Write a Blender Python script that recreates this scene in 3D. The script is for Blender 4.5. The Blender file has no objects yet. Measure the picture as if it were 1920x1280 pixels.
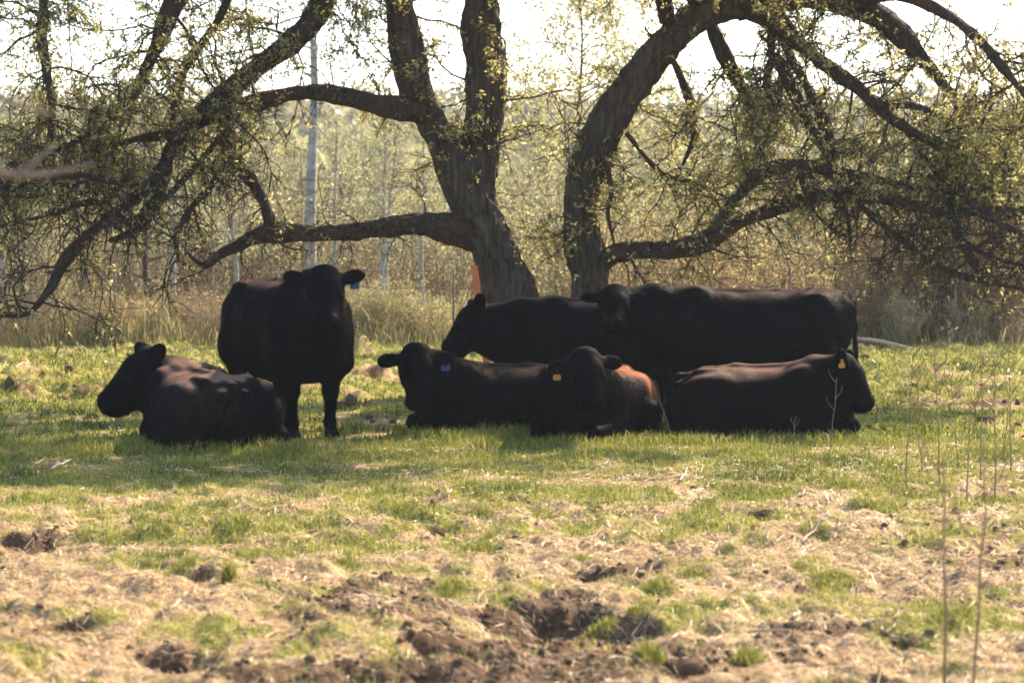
import bpy, math, random
import numpy as np
from mathutils import Vector, Matrix

rng = np.random.default_rng(7)
random.seed(7)
scene = bpy.context.scene
COL = scene.collection

# ------------------------------------------------------------------ camera, sky, sun, exposure
FPX = 4540.0                      # focal length in pixels of the 1920 px wide photograph
CAMZ = 1.6
PITCH = math.atan(183.0 / FPX)
cam_data = bpy.data.cameras.new("camera")
cam_data.sensor_width = 36.0
cam_data.lens = 36.0 * FPX / 1920.0
cam_data.clip_start = 0.1
cam_data.clip_end = 5000.0
cam_data.dof.use_dof = True
cam_data.dof.focus_distance = 20.0
cam_data.dof.aperture_fstop = 3.7
cam = bpy.data.objects.new("camera", cam_data)
COL.objects.link(cam)
cam.location = (0, 0, CAMZ)
cam.rotation_euler = (math.pi / 2 - PITCH, 0, 0)
scene.camera = cam

SUN_AZ, SUN_EL = math.radians(38), math.radians(38)
world = bpy.data.worlds.new("World")
scene.world = world
world.use_nodes = True
wn = world.node_tree.nodes
bg = wn["Background"]
sky = wn.new("ShaderNodeTexSky")
sky.sky_type = 'NISHITA'
sky.sun_disc = False
sky.sun_elevation = SUN_EL
sky.sun_rotation = SUN_AZ
sky.air_density = 1.0
sky.dust_density = 1.6
sky.ozone_density = 1.0
world.node_tree.links.new(sky.outputs[0], bg.inputs[0])
bg.inputs[1].default_value = 0.15

sun_data = bpy.data.lights.new("sun", 'SUN')
sun_data.energy = 5.0
sun_data.angle = math.radians(0.53)
sun_data.color = (1.0, 0.82, 0.60)
sun = bpy.data.objects.new("sun", sun_data)
COL.objects.link(sun)
to_sun = Vector((math.sin(SUN_AZ) * math.cos(SUN_EL), math.cos(SUN_AZ) * math.cos(SUN_EL), math.sin(SUN_EL)))
sun.rotation_euler = (-to_sun).to_track_quat('-Z', 'Y').to_euler()
sun.location = (5, 10, 30)

vs = scene.view_settings
vs.view_transform = 'Standard'
vs.look = 'None'
vs.exposure = 1.58
vs.gamma = 1.0
vs.use_curve_mapping = False
scene.render.engine = 'CYCLES'
cy = scene.cycles
cy.max_bounces = 4
cy.diffuse_bounces = 2
cy.transmission_bounces = 3
cy.transparent_max_bounces = 8
cy.volume_bounces = 0
cy.use_denoising = True
cy.filter_width = 1.7

# ------------------------------------------------------------------ helpers
cP, sP = math.cos(PITCH), math.sin(PITCH)
def W(u, v, d):
    """world point seen at photograph pixel (u, v), d metres along +Y"""
    a, b = (u - 960.0) / FPX, (v - 640.0) / FPX
    dy = cP - b * sP
    k = d / dy
    return np.array([a * k, d, CAMZ + k * (-sP - b * cP)])

def ground_at(u, v):
    """x, y where the ray of a pixel meets the plane z = 0"""
    a, b = (u - 960.0) / FPX, (v - 640.0) / FPX
    k = CAMZ / (sP + b * cP)
    return np.array([a * k, k * (cP - b * sP)])

def _hash(ix, iy, iz, seed):
    h = (ix * 374761393 + iy * 668265263 + iz * 2147483647 + seed * 1274126177) & 0xffffffff
    h = ((h ^ (h >> 13)) * 1274126177) & 0xffffffff
    h = (h ^ (h >> 16)) & 0xffffffff
    return h.astype(np.float64) / 4294967295.0

def vnoise(x, y, seed=0):
    x = np.asarray(x, dtype=np.float64); y = np.asarray(y, dtype=np.float64)
    ix, iy = np.floor(x).astype(np.int64), np.floor(y).astype(np.int64)
    fx, fy = x - ix, y - iy
    fx = fx * fx * fx * (fx * (fx * 6 - 15) + 10); fy = fy * fy * fy * (fy * (fy * 6 - 15) + 10)
    z = np.zeros_like(ix)
    a = _hash(ix, iy, z, seed); b = _hash(ix + 1, iy, z, seed)
    c = _hash(ix, iy + 1, z, seed); d = _hash(ix + 1, iy + 1, z, seed)
    return (a * (1 - fx) + b * fx) * (1 - fy) + (c * (1 - fx) + d * fx) * fy

def vnoise3(x, y, z, seed=0):
    ix, iy, iz = (np.floor(q).astype(np.int64) for q in (x, y, z))
    fx, fy, fz = x - ix, y - iy, z - iz
    fx, fy, fz = (f * f * (3 - 2 * f) for f in (fx, fy, fz))
    r = 0
    for dz, wz in ((0, 1 - fz), (1, fz)):
        for dy, wy in ((0, 1 - fy), (1, fy)):
            for dx, wx in ((0, 1 - fx), (1, fx)):
                r = r + _hash(ix + dx, iy + dy, iz + dz, seed) * wx * wy * wz
    return r

def fbm(x, y, f, octv=4, seed=0, gain=0.5):
    s, a, t = 0.0, 1.0, 0.0
    for o in range(octv):
        s = s + a * vnoise(x * f + 17.3 * o, y * f - 9.1 * o, seed + o); t += a
        a *= gain; f *= 2.03
    return s / t

def sstep(a, b, x):
    t = np.clip((x - a) / (b - a), 0, 1)
    return t * t * (3 - 2 * t)

# ------------------------------------------------------------------ mesh builders
def mesh_np(name, V, F, mat=None, smooth=False, attrs=None):
    V = np.asarray(V, dtype=np.float32).reshape(-1, 3)
    F = np.asarray(F, dtype=np.int32)
    k = F.shape[1]
    me = bpy.data.meshes.new(name)
    me.vertices.add(len(V)); me.vertices.foreach_set("co", V.ravel())
    me.loops.add(F.size); me.loops.foreach_set("vertex_index", F.ravel())
    me.polygons.add(len(F))
    me.polygons.foreach_set("loop_start", np.arange(0, F.size, k, dtype=np.int32))
    if smooth:
        me.polygons.foreach_set("use_smooth", np.ones(len(F), dtype=bool))
    if attrs:
        for n, a in attrs.items():
            at = me.attributes.new(n, 'FLOAT', 'POINT')
            at.data.foreach_set("value", np.asarray(a, dtype=np.float32))
    me.update(calc_edges=True)
    if mat: me.materials.append(mat)
    return me

def link(name, me, parent=None, label=None, cat=None, group=None, kind=None):
    o = bpy.data.objects.new(name, me); COL.objects.link(o)
    if parent: o.parent = parent
    if label: o["label"] = label
    if cat: o["category"] = cat
    if group: o["group"] = group
    if kind: o["kind"] = kind
    return o

def thing(name, label, cat, loc=(0, 0, 0), rz=0.0, sc=1.0, group=None):
    o = link(name, None, None, label, cat, group)
    o.location = loc; o.rotation_euler = (0, 0, rz); o.scale = (sc, sc, sc)
    o.empty_display_size = 0.2
    return o

class Acc:
    """collects polygons of one size"""
    def __init__(self): self.V, self.F, self.T, self.n = [], [], [], 0
    def add(self, V, F, tint=0.5):
        self.V.append(V); self.F.append(F + self.n)
        self.T.append(np.broadcast_to(np.asarray(tint, dtype=np.float32), (len(V),)))
        self.n += len(V)
    def mesh(self, name, mat, smooth=True):
        return mesh_np(name, np.concatenate(self.V), np.concatenate(self.F), mat, smooth, {"tint": np.concatenate(self.T)})

def spline(P, step):
    """Catmull-Rom resampling of rows (x, y, z, r ...)"""
    P = np.asarray(P, dtype=float)
    Q = np.vstack([2 * P[0] - P[1], P, 2 * P[-1] - P[-2]])
    out = []
    for i in range(1, len(Q) - 2):
        p0, p1, p2, p3 = Q[i - 1], Q[i], Q[i + 1], Q[i + 2]
        n = max(2, int(np.linalg.norm((p2 - p1)[:3]) / step))
        t = (np.arange(n) / n)[:, None]
        out.append(0.5 * (2 * p1 + (p2 - p0) * t + (2 * p0 - 5 * p1 + 4 * p2 - p3) * t ** 2 + (3 * p1 - p0 - 3 * p2 + p3) * t ** 3))
    out.append(P[-1:])
    R = np.vstack(out)
    R[:, 3] = np.maximum(R[:, 3], 0.0012)
    return R

def tube(P, R, sides, bark=0.0, seed=0, cap=True):
    P = np.asarray(P, float); R = np.asarray(R, float)
    if cap:
        t0 = (P[0] - P[1]) / (np.linalg.norm(P[0] - P[1]) + 1e-9); t1 = (P[-1] - P[-2]) / (np.linalg.norm(P[-1] - P[-2]) + 1e-9)
        P = np.vstack([P[0] + t0 * R[0] * .25, P, P[-1] + t1 * R[-1] * .25]); R = np.concatenate([[R[0] * .02], R, [R[-1] * .02]])
    n = len(P)
    T = np.gradient(P, axis=0); T /= np.linalg.norm(T, axis=1)[:, None] + 1e-9
    ref = np.array([0.13, 1.0, 0.21]) if abs(T[:, 1]).mean() < 0.8 else np.array([1.0, 0.1, 0.2])
    A = np.cross(T, ref); A /= np.linalg.norm(A, axis=1)[:, None] + 1e-9
    B = np.cross(T, A)
    th = np.linspace(0, 2 * math.pi, sides, endpoint=False)
    D = A[:, None, :] * np.cos(th)[None, :, None] + B[:, None, :] * np.sin(th)[None, :, None]
    rr = np.broadcast_to(np.asarray(R, float)[:, None], (n, sides)).copy()
    if bark > 0:
        s = np.concatenate([[0], np.cumsum(np.linalg.norm(np.diff(P, axis=0), axis=1))])
        rm = max(np.mean(R), 0.03)
        S = s[:, None] + 0 * th[None, :]
        C, Sn = np.cos(th)[None, :] * rm + 0 * S, np.sin(th)[None, :] * rm + 0 * S
        ridge = 1 - np.abs(2 * vnoise3(C * 22 + 5, Sn * 22 + 5, S * 3.2, seed) - 1)
        lump = vnoise3(C * 4 + 3, Sn * 4 + 3, S * 2.2, seed + 3) - 0.5
        fine = vnoise3(C * 60, Sn * 60, S * 14, seed + 5) - 0.5
        rr = rr + bark * np.minimum(rr, 0.25) * (0.34 * (ridge - 0.6) + 0.45 * lump + 0.16 * fine)
    V = (P[:, None, :] + D * rr[:, :, None]).reshape(-1, 3)
    i = np.arange(n - 1)[:, None] * sides; j = np.arange(sides)[None, :]; j2 = (j + 1) % sides
    F = np.stack([i + j, i + j2, i + sides + j2, i + sides + j], -1).reshape(-1, 4)
    return V, F

def leaf_quads(C, size, rngl, aspect=0.42, droop=0.0):
    """a bent diamond-shaped leaf at each centre C: one quad each"""
    n = len(C)
    d = rngl.normal(size=(n, 3)); d[:, 2] -= droop; d /= np.linalg.norm(d, axis=1)[:, None]
    e = rngl.normal(size=(n, 3)); s = np.cross(d, e); s /= np.linalg.norm(s, axis=1)[:, None]
    nn = np.cross(d, s)
    L = (size * rngl.uniform(0.6, 1.35, n))[:, None]
    w = L * aspect
    V = np.stack([C, C + d * L * 0.5 + s * w * 0.5 + nn * L * 0.08, C + d * L, C + d * L * 0.5 - s * w * 0.5 + nn * L * 0.08], 1).reshape(-1, 3)
    F = np.arange(4 * n).reshape(n, 4)
    return V, F

# ------------------------------------------------------------------ materials
def new_mat(name):
    m = bpy.data.materials.new(name); m.use_nodes = True
    nt = m.node_tree
    return m, nt.nodes, nt.links, nt.nodes["Principled BSDF"], nt.nodes["Material Output"]

def ramp(N, stops):
    r = N.new("ShaderNodeValToRGB")
    el = r.color_ramp.elements
    while len(el) < len(stops): el.new(0.5)
    for e, (p, c) in zip(el, stops):
        e.position = p; e.color = (*c, 1)
    return r

def leaf_mat(name, stops, trans=0.45, gloss=0.12):
    m, N, L, b, out = new_mat(name)
    at = N.new("ShaderNodeAttribute"); at.attribute_name = "tint"
    r = ramp(N, stops); L.new(at.outputs["Fac"], r.inputs[0])
    b.inputs["Roughness"].default_value = 0.55
    b.inputs["Specular IOR Level"].default_value = gloss * 2
    L.new(r.outputs[0], b.inputs["Base Color"])
    t = N.new("ShaderNodeBsdfTranslucent"); L.new(r.outputs[0], t.inputs[0])
    mx = N.new("ShaderNodeMixShader"); mx.inputs[0].default_value = trans
    L.new(b.outputs[0], mx.inputs[1]); L.new(t.outputs[0], mx.inputs[2]); L.new(mx.outputs[0], out.inputs[0])
    return m

def bark_mat(name, dark, light, scale=9.0, stretch=0.18, bump=0.5, patch=None):
    m, N, L, b, out = new_mat(name)
    tc = N.new("ShaderNodeTexCoord"); mp = N.new("ShaderNodeMapping")
    mp.inputs["Scale"].default_value = (1, 1, stretch)
    L.new(tc.outputs["Object"], mp.inputs[0])
    n1 = N.new("ShaderNodeTexNoise"); n1.inputs["Scale"].default_value = scale; n1.inputs["Detail"].default_value = 6
    n1.inputs["Roughness"].default_value = 0.65
    L.new(mp.outputs[0], n1.inputs["Vector"])
    r = ramp(N, [(0.32, dark), (0.68, light)]); L.new(n1.outputs[0], r.inputs[0])
    col = r.outputs[0]
    if patch:
        n2 = N.new("ShaderNodeTexNoise"); n2.inputs["Scale"].default_value = 2.2; n2.inputs["Detail"].default_value = 3
        L.new(tc.outputs["Object"], n2.inputs["Vector"])
        r2 = ramp(N, [(0.55, (0, 0, 0)), (0.68, (1, 1, 1))]); L.new(n2.outputs[0], r2.inputs[0])
        mx = N.new("ShaderNodeMix"); mx.data_type = 'RGBA'
        L.new(r2.outputs[0], mx.inputs[0]); L.new(col, mx.inputs[6]); mx.inputs[7].default_value = (*patch, 1)
        col = mx.outputs[2]
    L.new(col, b.inputs["Base Color"]); b.inputs["Roughness"].default_value = 0.9
    b.inputs["Specular IOR Level"].default_value = 0.2
    bp = N.new("ShaderNodeBump"); bp.inputs["Strength"].default_value = bump; bp.inputs["Distance"].default_value = 0.05
    L.new(n1.outputs[0], bp.inputs["Height"]); L.new(bp.outputs[0], b.inputs["Normal"])
    return m

def plain_mat(name, col, rough=0.7, var=0.25, scale=30.0, spec=0.3):
    m, N, L, b, out = new_mat(name)
    tc = N.new("ShaderNodeTexCoord")
    n1 = N.new("ShaderNodeTexNoise"); n1.inputs["Scale"].default_value = scale; n1.inputs["Detail"].default_value = 4
    L.new(tc.outputs["Object"], n1.inputs["Vector"])
    r = ramp(N, [(0.3, tuple(c * (1 - var) for c in col)), (0.7, tuple(min(1, c * (1 + var)) for c in col))])
    L.new(n1.outputs[0], r.inputs[0]); L.new(r.outputs[0], b.inputs["Base Color"])
    b.inputs["Roughness"].default_value = rough; b.inputs["Specular IOR Level"].default_value = spec
    return m

def ground_mat():
    m, N, L, b, out = new_mat("pasture_soil")
    tc = N.new("ShaderNodeTexCoord")
    ag = N.new("ShaderNodeAttribute"); ag.attribute_name = "grass"
    ad = N.new("ShaderNodeAttribute"); ad.attribute_name = "dirt"
    def noise(s, d=5, r=0.6):
        n = N.new("ShaderNodeTexNoise"); n.inputs["Scale"].default_value = s; n.inputs["Detail"].default_value = d
        n.inputs["Roughness"].default_value = r; L.new(tc.outputs["Object"], n.inputs["Vector"]); return n
    nf, nm = noise(55), noise(14)
    straw = ramp(N, [(0.25, (0.14, 0.080, 0.040)), (0.5, (0.35, 0.235, 0.115)), (0.72, (0.57, 0.43, 0.235))]); L.new(nf.outputs[0], straw.inputs[0])
    dirt = ramp(N, [(0.3, (0.042, 0.025, 0.015)), (0.7, (0.165, 0.098, 0.056))]); L.new(nm.outputs[0], dirt.inputs[0])
    green = ramp(N, [(0.3, (0.10, 0.105, 0.020)), (0.7, (0.34, 0.31, 0.075))]); L.new(nf.outputs[0], green.inputs[0])
    def math_(op, a, bval):
        n = N.new("ShaderNodeMath"); n.operation = op; n.use_clamp = True
        L.new(a, n.inputs[0])
        if isinstance(bval, float): n.inputs[1].default_value = bval
        else: L.new(bval, n.inputs[1])
        return n.outputs[0]
    def mix(f, a, c):
        mx = N.new("ShaderNodeMix"); mx.data_type = 'RGBA'
        L.new(f, mx.inputs[0]); L.new(a, mx.inputs[6]); L.new(c, mx.inputs[7]); return mx.outputs[2]
    jit = N.new("ShaderNodeMath"); jit.operation = 'MULTIPLY_ADD'
    L.new(nm.outputs[0], jit.inputs[0]); jit.inputs[1].default_value = 1.4; jit.inputs[2].default_value = -0.7
    def jm(attr):
        s = N.new("ShaderNodeMath"); s.operation = 'ADD'; s.use_clamp = True
        L.new(attr, s.inputs[0]); L.new(jit.outputs[0], s.inputs[1])
        r = ramp(N, [(0.3, (0, 0, 0)), (0.7, (1, 1, 1))]); L.new(s.outputs[0], r.inputs[0]); return r.outputs[0]
    c = mix(jm(ag.outputs["Fac"]), straw.outputs[0], green.outputs[0])
    c = mix(jm(ad.outputs["Fac"]), c, dirt.outputs[0])
    L.new(c, b.inputs["Base Color"]); b.inputs["Roughness"].default_value = 0.95
    b.inputs["Specular IOR Level"].default_value = 0.1
    bp = N.new("ShaderNodeBump"); bp.inputs["Strength"].default_value = 0.8; bp.inputs["Distance"].default_value = 0.03
    L.new(nf.outputs[0], bp.inputs["Height"]); L.new(bp.outputs[0], b.inputs["Normal"])
    return m

def coat_mat(name, black, brown, sheen=0.25):
    m, N, L, b, out = new_mat(name)
    at = N.new("ShaderNodeAttribute"); at.attribute_name = "tint"
    tc = N.new("ShaderNodeTexCoord")
    n1 = N.new("ShaderNodeTexNoise"); n1.inputs["Scale"].default_value = 40; n1.inputs["Detail"].default_value = 5
    L.new(tc.outputs["Object"], n1.inputs["Vector"])
    r = ramp(N, [(0.12, black), (0.55, tuple((x * .6 + y * .4) for x, y in zip(black, brown))), (1.0, brown)])
    ad = N.new("ShaderNodeMath"); ad.operation = 'MULTIPLY_ADD'; ad.use_clamp = True
    L.new(n1.outputs[0], ad.inputs[0]); ad.inputs[1].default_value = 0.3
    sub = N.new("ShaderNodeMath"); sub.operation = 'ADD'; L.new(at.outputs["Fac"], sub.inputs[0]); sub.inputs[1].default_value = -0.15
    L.new(sub.outputs[0], ad.inputs[2]); L.new(ad.outputs[0], r.inputs[0])
    L.new(r.outputs[0], b.inputs["Base Color"])
    b.inputs["Roughness"].default_value = 0.62
    b.inputs["Specular IOR Level"].default_value = 0.02
    b.inputs["Sheen Weight"].default_value = sheen; b.inputs["Sheen Roughness"].default_value = 0.4
    b.inputs["Sheen Tint"].default_value = (0.9, 0.62, 0.45, 1)
    bp = N.new("ShaderNodeBump"); bp.inputs["Strength"].default_value = 0.35; bp.inputs["Distance"].default_value = 0.012
    L.new(n1.outputs[0], bp.inputs["Height"]); L.new(bp.outputs[0], b.inputs["Normal"])
    return m

M = {}
M['ground'] = ground_mat()
M['willow_bark'] = bark_mat("willow_bark", (0.018, 0.014, 0.011), (0.12, 0.09, 0.066), 24, 0.10, 1.0)
M['limb_bark'] = bark_mat("limb_bark", (0.016, 0.012, 0.009), (0.085, 0.060, 0.043), 26, 0.6, 1.0, patch=(0.085, 0.045, 0.027))
M['twig'] = bark_mat("twig_bark", (0.020, 0.015, 0.011), (0.075, 0.052, 0.036), 20, 1, 0.2)
M['leaf'] = leaf_mat("willow_leaf", [(0, (0.11, 0.11, 0.032)), (0.5, (0.34, 0.31, 0.10)), (1, (0.64, 0.56, 0.26))], 0.55)
M['leaf_bg'] = leaf_mat("spring_leaf", [(0, (0.13, 0.135, 0.06)), (0.5, (0.32, 0.315, 0.15)), (1, (0.58, 0.54, 0.30))], 0.5)
M['leaf_gold'] = leaf_mat("catkin_leaf", [(0, (0.26, 0.18, 0.07)), (0.5, (0.47, 0.35, 0.14)), (1, (0.68, 0.54, 0.27))], 0.55)
M['leaf_dull'] = leaf_mat("dull_leaf", [(0, (0.10, 0.095, 0.055)), (0.5, (0.25, 0.22, 0.13)), (1, (0.46, 0.40, 0.25))], 0.5)
M['leaf_pale'] = leaf_mat('pale_new_leaf', [(0, (0.25, 0.23, 0.09)), (0.5, (0.45, 0.41, 0.18)), (1, (0.66, 0.60, 0.33))], 0.5)
M['leaf_wood'] = leaf_mat('wood_leaf', [(0, (0.10, 0.10, 0.055)), (0.5, (0.24, 0.22, 0.11)), (1, (0.44, 0.39, 0.20))], 0.5)
M['leaf_low'] = leaf_mat('low_bush_leaf', [(0, (0.16, 0.18, 0.05)), (0.5, (0.38, 0.38, 0.14)), (1, (0.60, 0.56, 0.27))], 0.5)
M['stem'] = bark_mat("shrub_stem", (0.11, 0.064, 0.036), (0.31, 0.20, 0.11), 20, 0.5, 0.2)
M['birch'] = bark_mat("pale_birch_bark", (0.17, 0.16, 0.145), (0.36, 0.345, 0.32), 6, 2.0, 0.3, patch=(0.15, 0.13, 0.115))
M['dry_stem'] = bark_mat('dry_grass_stem', (0.22, 0.155, 0.085), (0.46, 0.35, 0.20), 20, 0.5, 0.2)
M['dark_trunk'] = bark_mat("dark_trunk_bark", (0.035, 0.028, 0.022), (0.10, 0.08, 0.062), 9, 0.2, 0.6)
M['grass'] = leaf_mat("grass_blade", [(0, (0.045, 0.075, 0.012)), (0.35, (0.14, 0.16, 0.026)), (0.7, (0.33, 0.32, 0.060)), (1, (0.54, 0.43, 0.20))], 0.40)
M['drygrass'] = leaf_mat("dry_grass", [(0, (0.17, 0.19, 0.045)), (0.35, (0.33, 0.26, 0.11)), (0.7, (0.50, 0.39, 0.20)), (1, (0.66, 0.54, 0.33))], 0.45)
M['straw'] = leaf_mat("straw_litter", [(0, (0.14, 0.078, 0.040)), (0.5, (0.42, 0.285, 0.145)), (1, (0.70, 0.56, 0.35))], 0.2)
M['clod'] = plain_mat("soil_clod", (0.12, 0.078, 0.048), 0.95, 0.5, 60, 0.1)
M['dead'] = plain_mat("weathered_wood", (0.33, 0.27, 0.21), 0.85, 0.3, 25, 0.2)
M['sapling'] = plain_mat('sapling_bark', (0.19, 0.15, 0.12), 0.85, 0.3, 25, 0.2)
M['weed'] = plain_mat("dry_stalk", (0.20, 0.13, 0.08), 0.85, 0.3, 25, 0.2)
M['wire'] = plain_mat("rusty_wire", (0.10, 0.08, 0.07), 0.6, 0.2, 30, 0.3)
M['orange'] = plain_mat("orange_paint", (0.50, 0.13, 0.030), 0.6, 0.15, 12, 0.4)
M['tag_blue'] = plain_mat("blue_plastic", (0.014, 0.050, 0.14), 0.6, 0.06, 15, 0.4)
M['tag_yellow'] = plain_mat("yellow_plastic", (0.38, 0.18, 0.02), 0.6, 0.06, 15, 0.4)
M['eye'] = plain_mat("eye_gloss", (0.004, 0.004, 0.004), 0.45, 0.05, 5, 0.1)
M['hoof'] = plain_mat("hoof_horn", (0.010, 0.009, 0.009), 0.75, 0.2, 30, 0.1)
M['coat'] = coat_mat("black_coat", (0.0022, 0.0022, 0.0034), (0.17, 0.102, 0.072), 0.0)
M['coat_brown'] = coat_mat("brown_black_coat", (0.0022, 0.0022, 0.0034), (0.32, 0.11, 0.045), 0.0)
M['hair'] = leaf_mat("coat_hair", [(0, (0.003, 0.003, 0.004)), (0.5, (0.070, 0.045, 0.034)), (1, (0.26, 0.15, 0.10))], 0.3, 0.0)

# ------------------------------------------------------------------ the ground
# mounds, ledges and pits at the places where the photograph shows them: u, v, half width (px), height (m), bare soil
MOUNDS = [(1120, 1160, 125, 0.20, 1.0), (1050, 1138, 80, 0.13, 1.0), (1220, 1195, 95, 0.18, 1.0), (1098, 1070, 50, 0.11, 1.0),
          (822, 992, 32, 0.10, 1.0), (75, 1010, 90, 0.11, 0.9), (360, 1082, 46, 0.10, 1.0), (452, 1088, 34, 0.08, 1.0), (315, 1235, 60, 0.09, 0.8),
          (248, 1108, 36, 0.06, 0.5), (1640, 852, 26, 0.07, 1.0), (1610, 895, 40, 0.07, 0.9), (1805, 945, 26, 0.08, 0.9), (840, 1225, 70, 0.10, 1.0),
          (1215, 1035, 16, 0.06, 1.0), (680, 662, 22, 0.16, 1.0), (1490, 1160, 50, 0.05, 1.0), (1650, 1260, 40, 0.07, 0.9), (1280, 1265, 50, 0.07, 1.0),
          (1500, 1095, 30, 0.05, 1.0), (1690, 1210, 36, 0.05, 0.7), (700, 985, 26, 0.06, 0.9), (290, 985, 20, 0.06, 0.9), (60, 1075, 22, 0.06, 0.8),
          (820, 925, 24, 0.05, 1.0), (90, 700, 34, 0.10, 0.9), (40, 760, 40, 0.08, 0.9), (700, 730, 40, 0.08, 0.9), (640, 770, 30, 0.08, 1.0),
          (1735, 770, 40, 0.08, 0.6), (1850, 770, 50, 0.09, 0.6), (560, 1040, 22, 0.05, 0.8), (960, 1060, 40, 0.05, 0.9), (930, 1150, 60, 0.05, 1.0),
          (140, 1200, 40, 0.06, 0.6), (580, 1190, 40, 0.05, 0.7), (1420, 970, 24, 0.05, 0.8), (1360, 1060, 26, 0.05, 0.8), (1780, 1080, 26, 0.06, 0.8)]
MND = []
for (u, v, hw, h, dr) in MOUNDS:
    g = ground_at(u, v); MND.append((g[0], g[1], hw * g[1] / FPX, h, dr))
# bright green tufts: u, v, radius px, blade height m
TUFTS = [(490, 1040, 60, 0.10), (830, 1112, 42, 0.10), (1580, 918, 36, 0.13), (440, 1000, 34, 0.08), (1230, 1108, 36, 0.08), (1125, 1145, 36, 0.06),
         (650, 1055, 40, 0.06), (1130, 925, 60, 0.08), (1420, 930, 70, 0.08), (1640, 960, 50, 0.08), (800, 962, 45, 0.07), (340, 1070, 30, 0.06),
         (1215, 1255, 30, 0.09), (430, 1105, 12, 0.13), (1780, 1180, 60, 0.05), (1700, 1130, 70, 0.05), (1200, 1140, 30, 0.06), (905, 1030, 30, 0.05),
         (1300, 1075, 30, 0.05), (1560, 1085, 50, 0.05), (950, 1225, 24, 0.08), (80, 905, 60, 0.06), (1400, 1240, 40, 0.06), (1090, 1050, 30, 0.05)]
TFT = []
for (u, v, rp, h) in TUFTS:
    g = ground_at(u, v); TFT.append((g[0], g[1], rp * g[1] / FPX, h))

def macro(x, y):
    hill = 10.5 * sstep(95, 260, y + 0.05 * x) + 1.2 * sstep(60, 300, y) * (fbm(x, y, 0.012, 3, 91) - 0.5)
    bank = 0.24 * np.exp(-((y - 27.5) / 3.2) ** 2) * (sstep(-.6, -2.6, x) + .8 * sstep(3.2, 4.6, x)) * (.6 + .8 * fbm(x, y, .5, 2, 17))
    return hill + bank

def masks(x, y):
    n1 = fbm(x, y, 0.9, 4, 11); n2 = fbm(x, y, 2.6, 4, 23)
    band = sstep(11.0, 17.0, y + 2.2 * (n1 - 0.5)) * (1 - 0.15 * sstep(20.2, 21.5, y))
    n3 = fbm(x, y, 6.0, 3, 29)
    g = 0.37 + 0.42 * band + 1.5 * (n2 - 0.5) + 0.8 * (n1 - 0.5) + 1.1 * (n3 - 0.5) - 0.12 * sstep(11, 8.5, y)
    d = 0.19 + 1.8 * (fbm(x, y, 1.4, 5, 37) - 0.56) + 0.5 * sstep(11.6, 9.2, y) * np.exp(-((x - 0.1) / 0.9) ** 2) + 0.30 * sstep(11.8, 9.6, y) * (.4 + 1.2 * fbm(x, y, .8, 2, 53)) - 0.35 * band * (y < 20.5)
    d = d + 0.9 * (fbm(x, y, 7, 3, 47) - 0.60)
    g = g + 0.16 * sstep(20.5, 23, y)
    for (mx, my, r, h, dr) in MND:
        q = np.exp(-(((x - mx) / r) ** 2 + ((y - my - 0.1 * r) / (r * 1.1)) ** 2))
        d = d + dr * q; g = g - 0.5 * dr * q
    for (tx, ty, r, h) in TFT:
        q = np.exp(-(((x - tx) / r) ** 2 + ((y - ty) / (r * 1.6)) ** 2) * 1.4)
        g = g + 0.9 * q; d = d - 0.7 * q
    return np.clip(g, 0, 1), np.clip(d, 0, 1)

def relief(x, y):
    near = 1 - 0.55 * sstep(13.5, 17.5, y) + 1.2 * sstep(21.5, 25, y)
    h = 0.13 * (fbm(x, y, 0.55, 3, 3) - 0.5) + 0.13 * (fbm(x, y, 2.1, 3, 5) - 0.5) * near
    pug = np.abs(fbm(x, y, 4.3, 3, 8) - 0.5) * 2
    h = h + 0.085 * (pug - 0.22) * near + 0.038 * (fbm(x, y, 13, 3, 9) - 0.5) * near
    wob = 0.05 * (fbm(x, y, 6, 2, 61) - 0.5)
    for (mx, my, r, hh, dr) in MND:
        dx, dy = (x - mx) / r, (y + wob * 3 - my) / r
        steep = np.where(dy > 0, 2.6, 0.75)           # a trodden hollow: abrupt far wall, gentle on the near side
        if my > 20: hh = -1.3 * hh; steep = np.where(dy < 0, 2.4, 0.8)      # clods and tussocks out in the meadow
        h = h - 1.15 * hh * np.exp(-(dx * dx * 0.8) - (dy * steep * 0.8) ** 2) * (0.75 + 0.5 * vnoise(x * 6, y * 6, 77))
    return h

FLAT = []                                             # filled below: the places where cattle stand or lie
def G(x, y):
    x = np.asarray(x, float); y = np.asarray(y, float)
    r = relief(x, y)
    far = sstep(70, 40, y)
    flat = sstep(18.0, 19.0, y) * sstep(24.2, 22.8, y)
    return macro(x, y) + r * far * (1 - 0.65 * flat)

rows = [np.array([-60, -30, -12, -4, 0, 3, 5, 6.2, 7.0])]
y = 7.4; yy = []
while y < 24: yy.append(y); y += 0.00115 * y ** 1.25 + 0.003
while y < 60: yy.append(y); y += 0.0035 * y
while y < 320: yy.append(y); y += 0.03 * y
rows.append(np.array(yy)); rows.append(np.array([340, 420, 520, 620]))
rows = np.concatenate(rows)
core = np.linspace(-1, 1, 520)
outer = np.array([1.04, 1.1, 1.2, 1.35, 1.6, 2.0, 2.8, 4, 6])
cols = np.concatenate([-outer[::-1], core, outer])
hw = np.clip(0.235 * np.maximum(rows, 7) + 0.35, 2, 100)
GX = cols[None, :] * hw[:, None]; GY = np.repeat(rows[:, None], len(cols), 1)
GZ = G(GX, GY)
gm, dm = masks(GX, GY)
nr, nc = GX.shape
i = np.arange(nr - 1)[:, None] * nc; j = np.arange(nc - 1)[None, :]
F = np.stack([i + j, i + j + 1, i + nc + j + 1, i + nc + j], -1).reshape(-1, 4)
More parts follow.
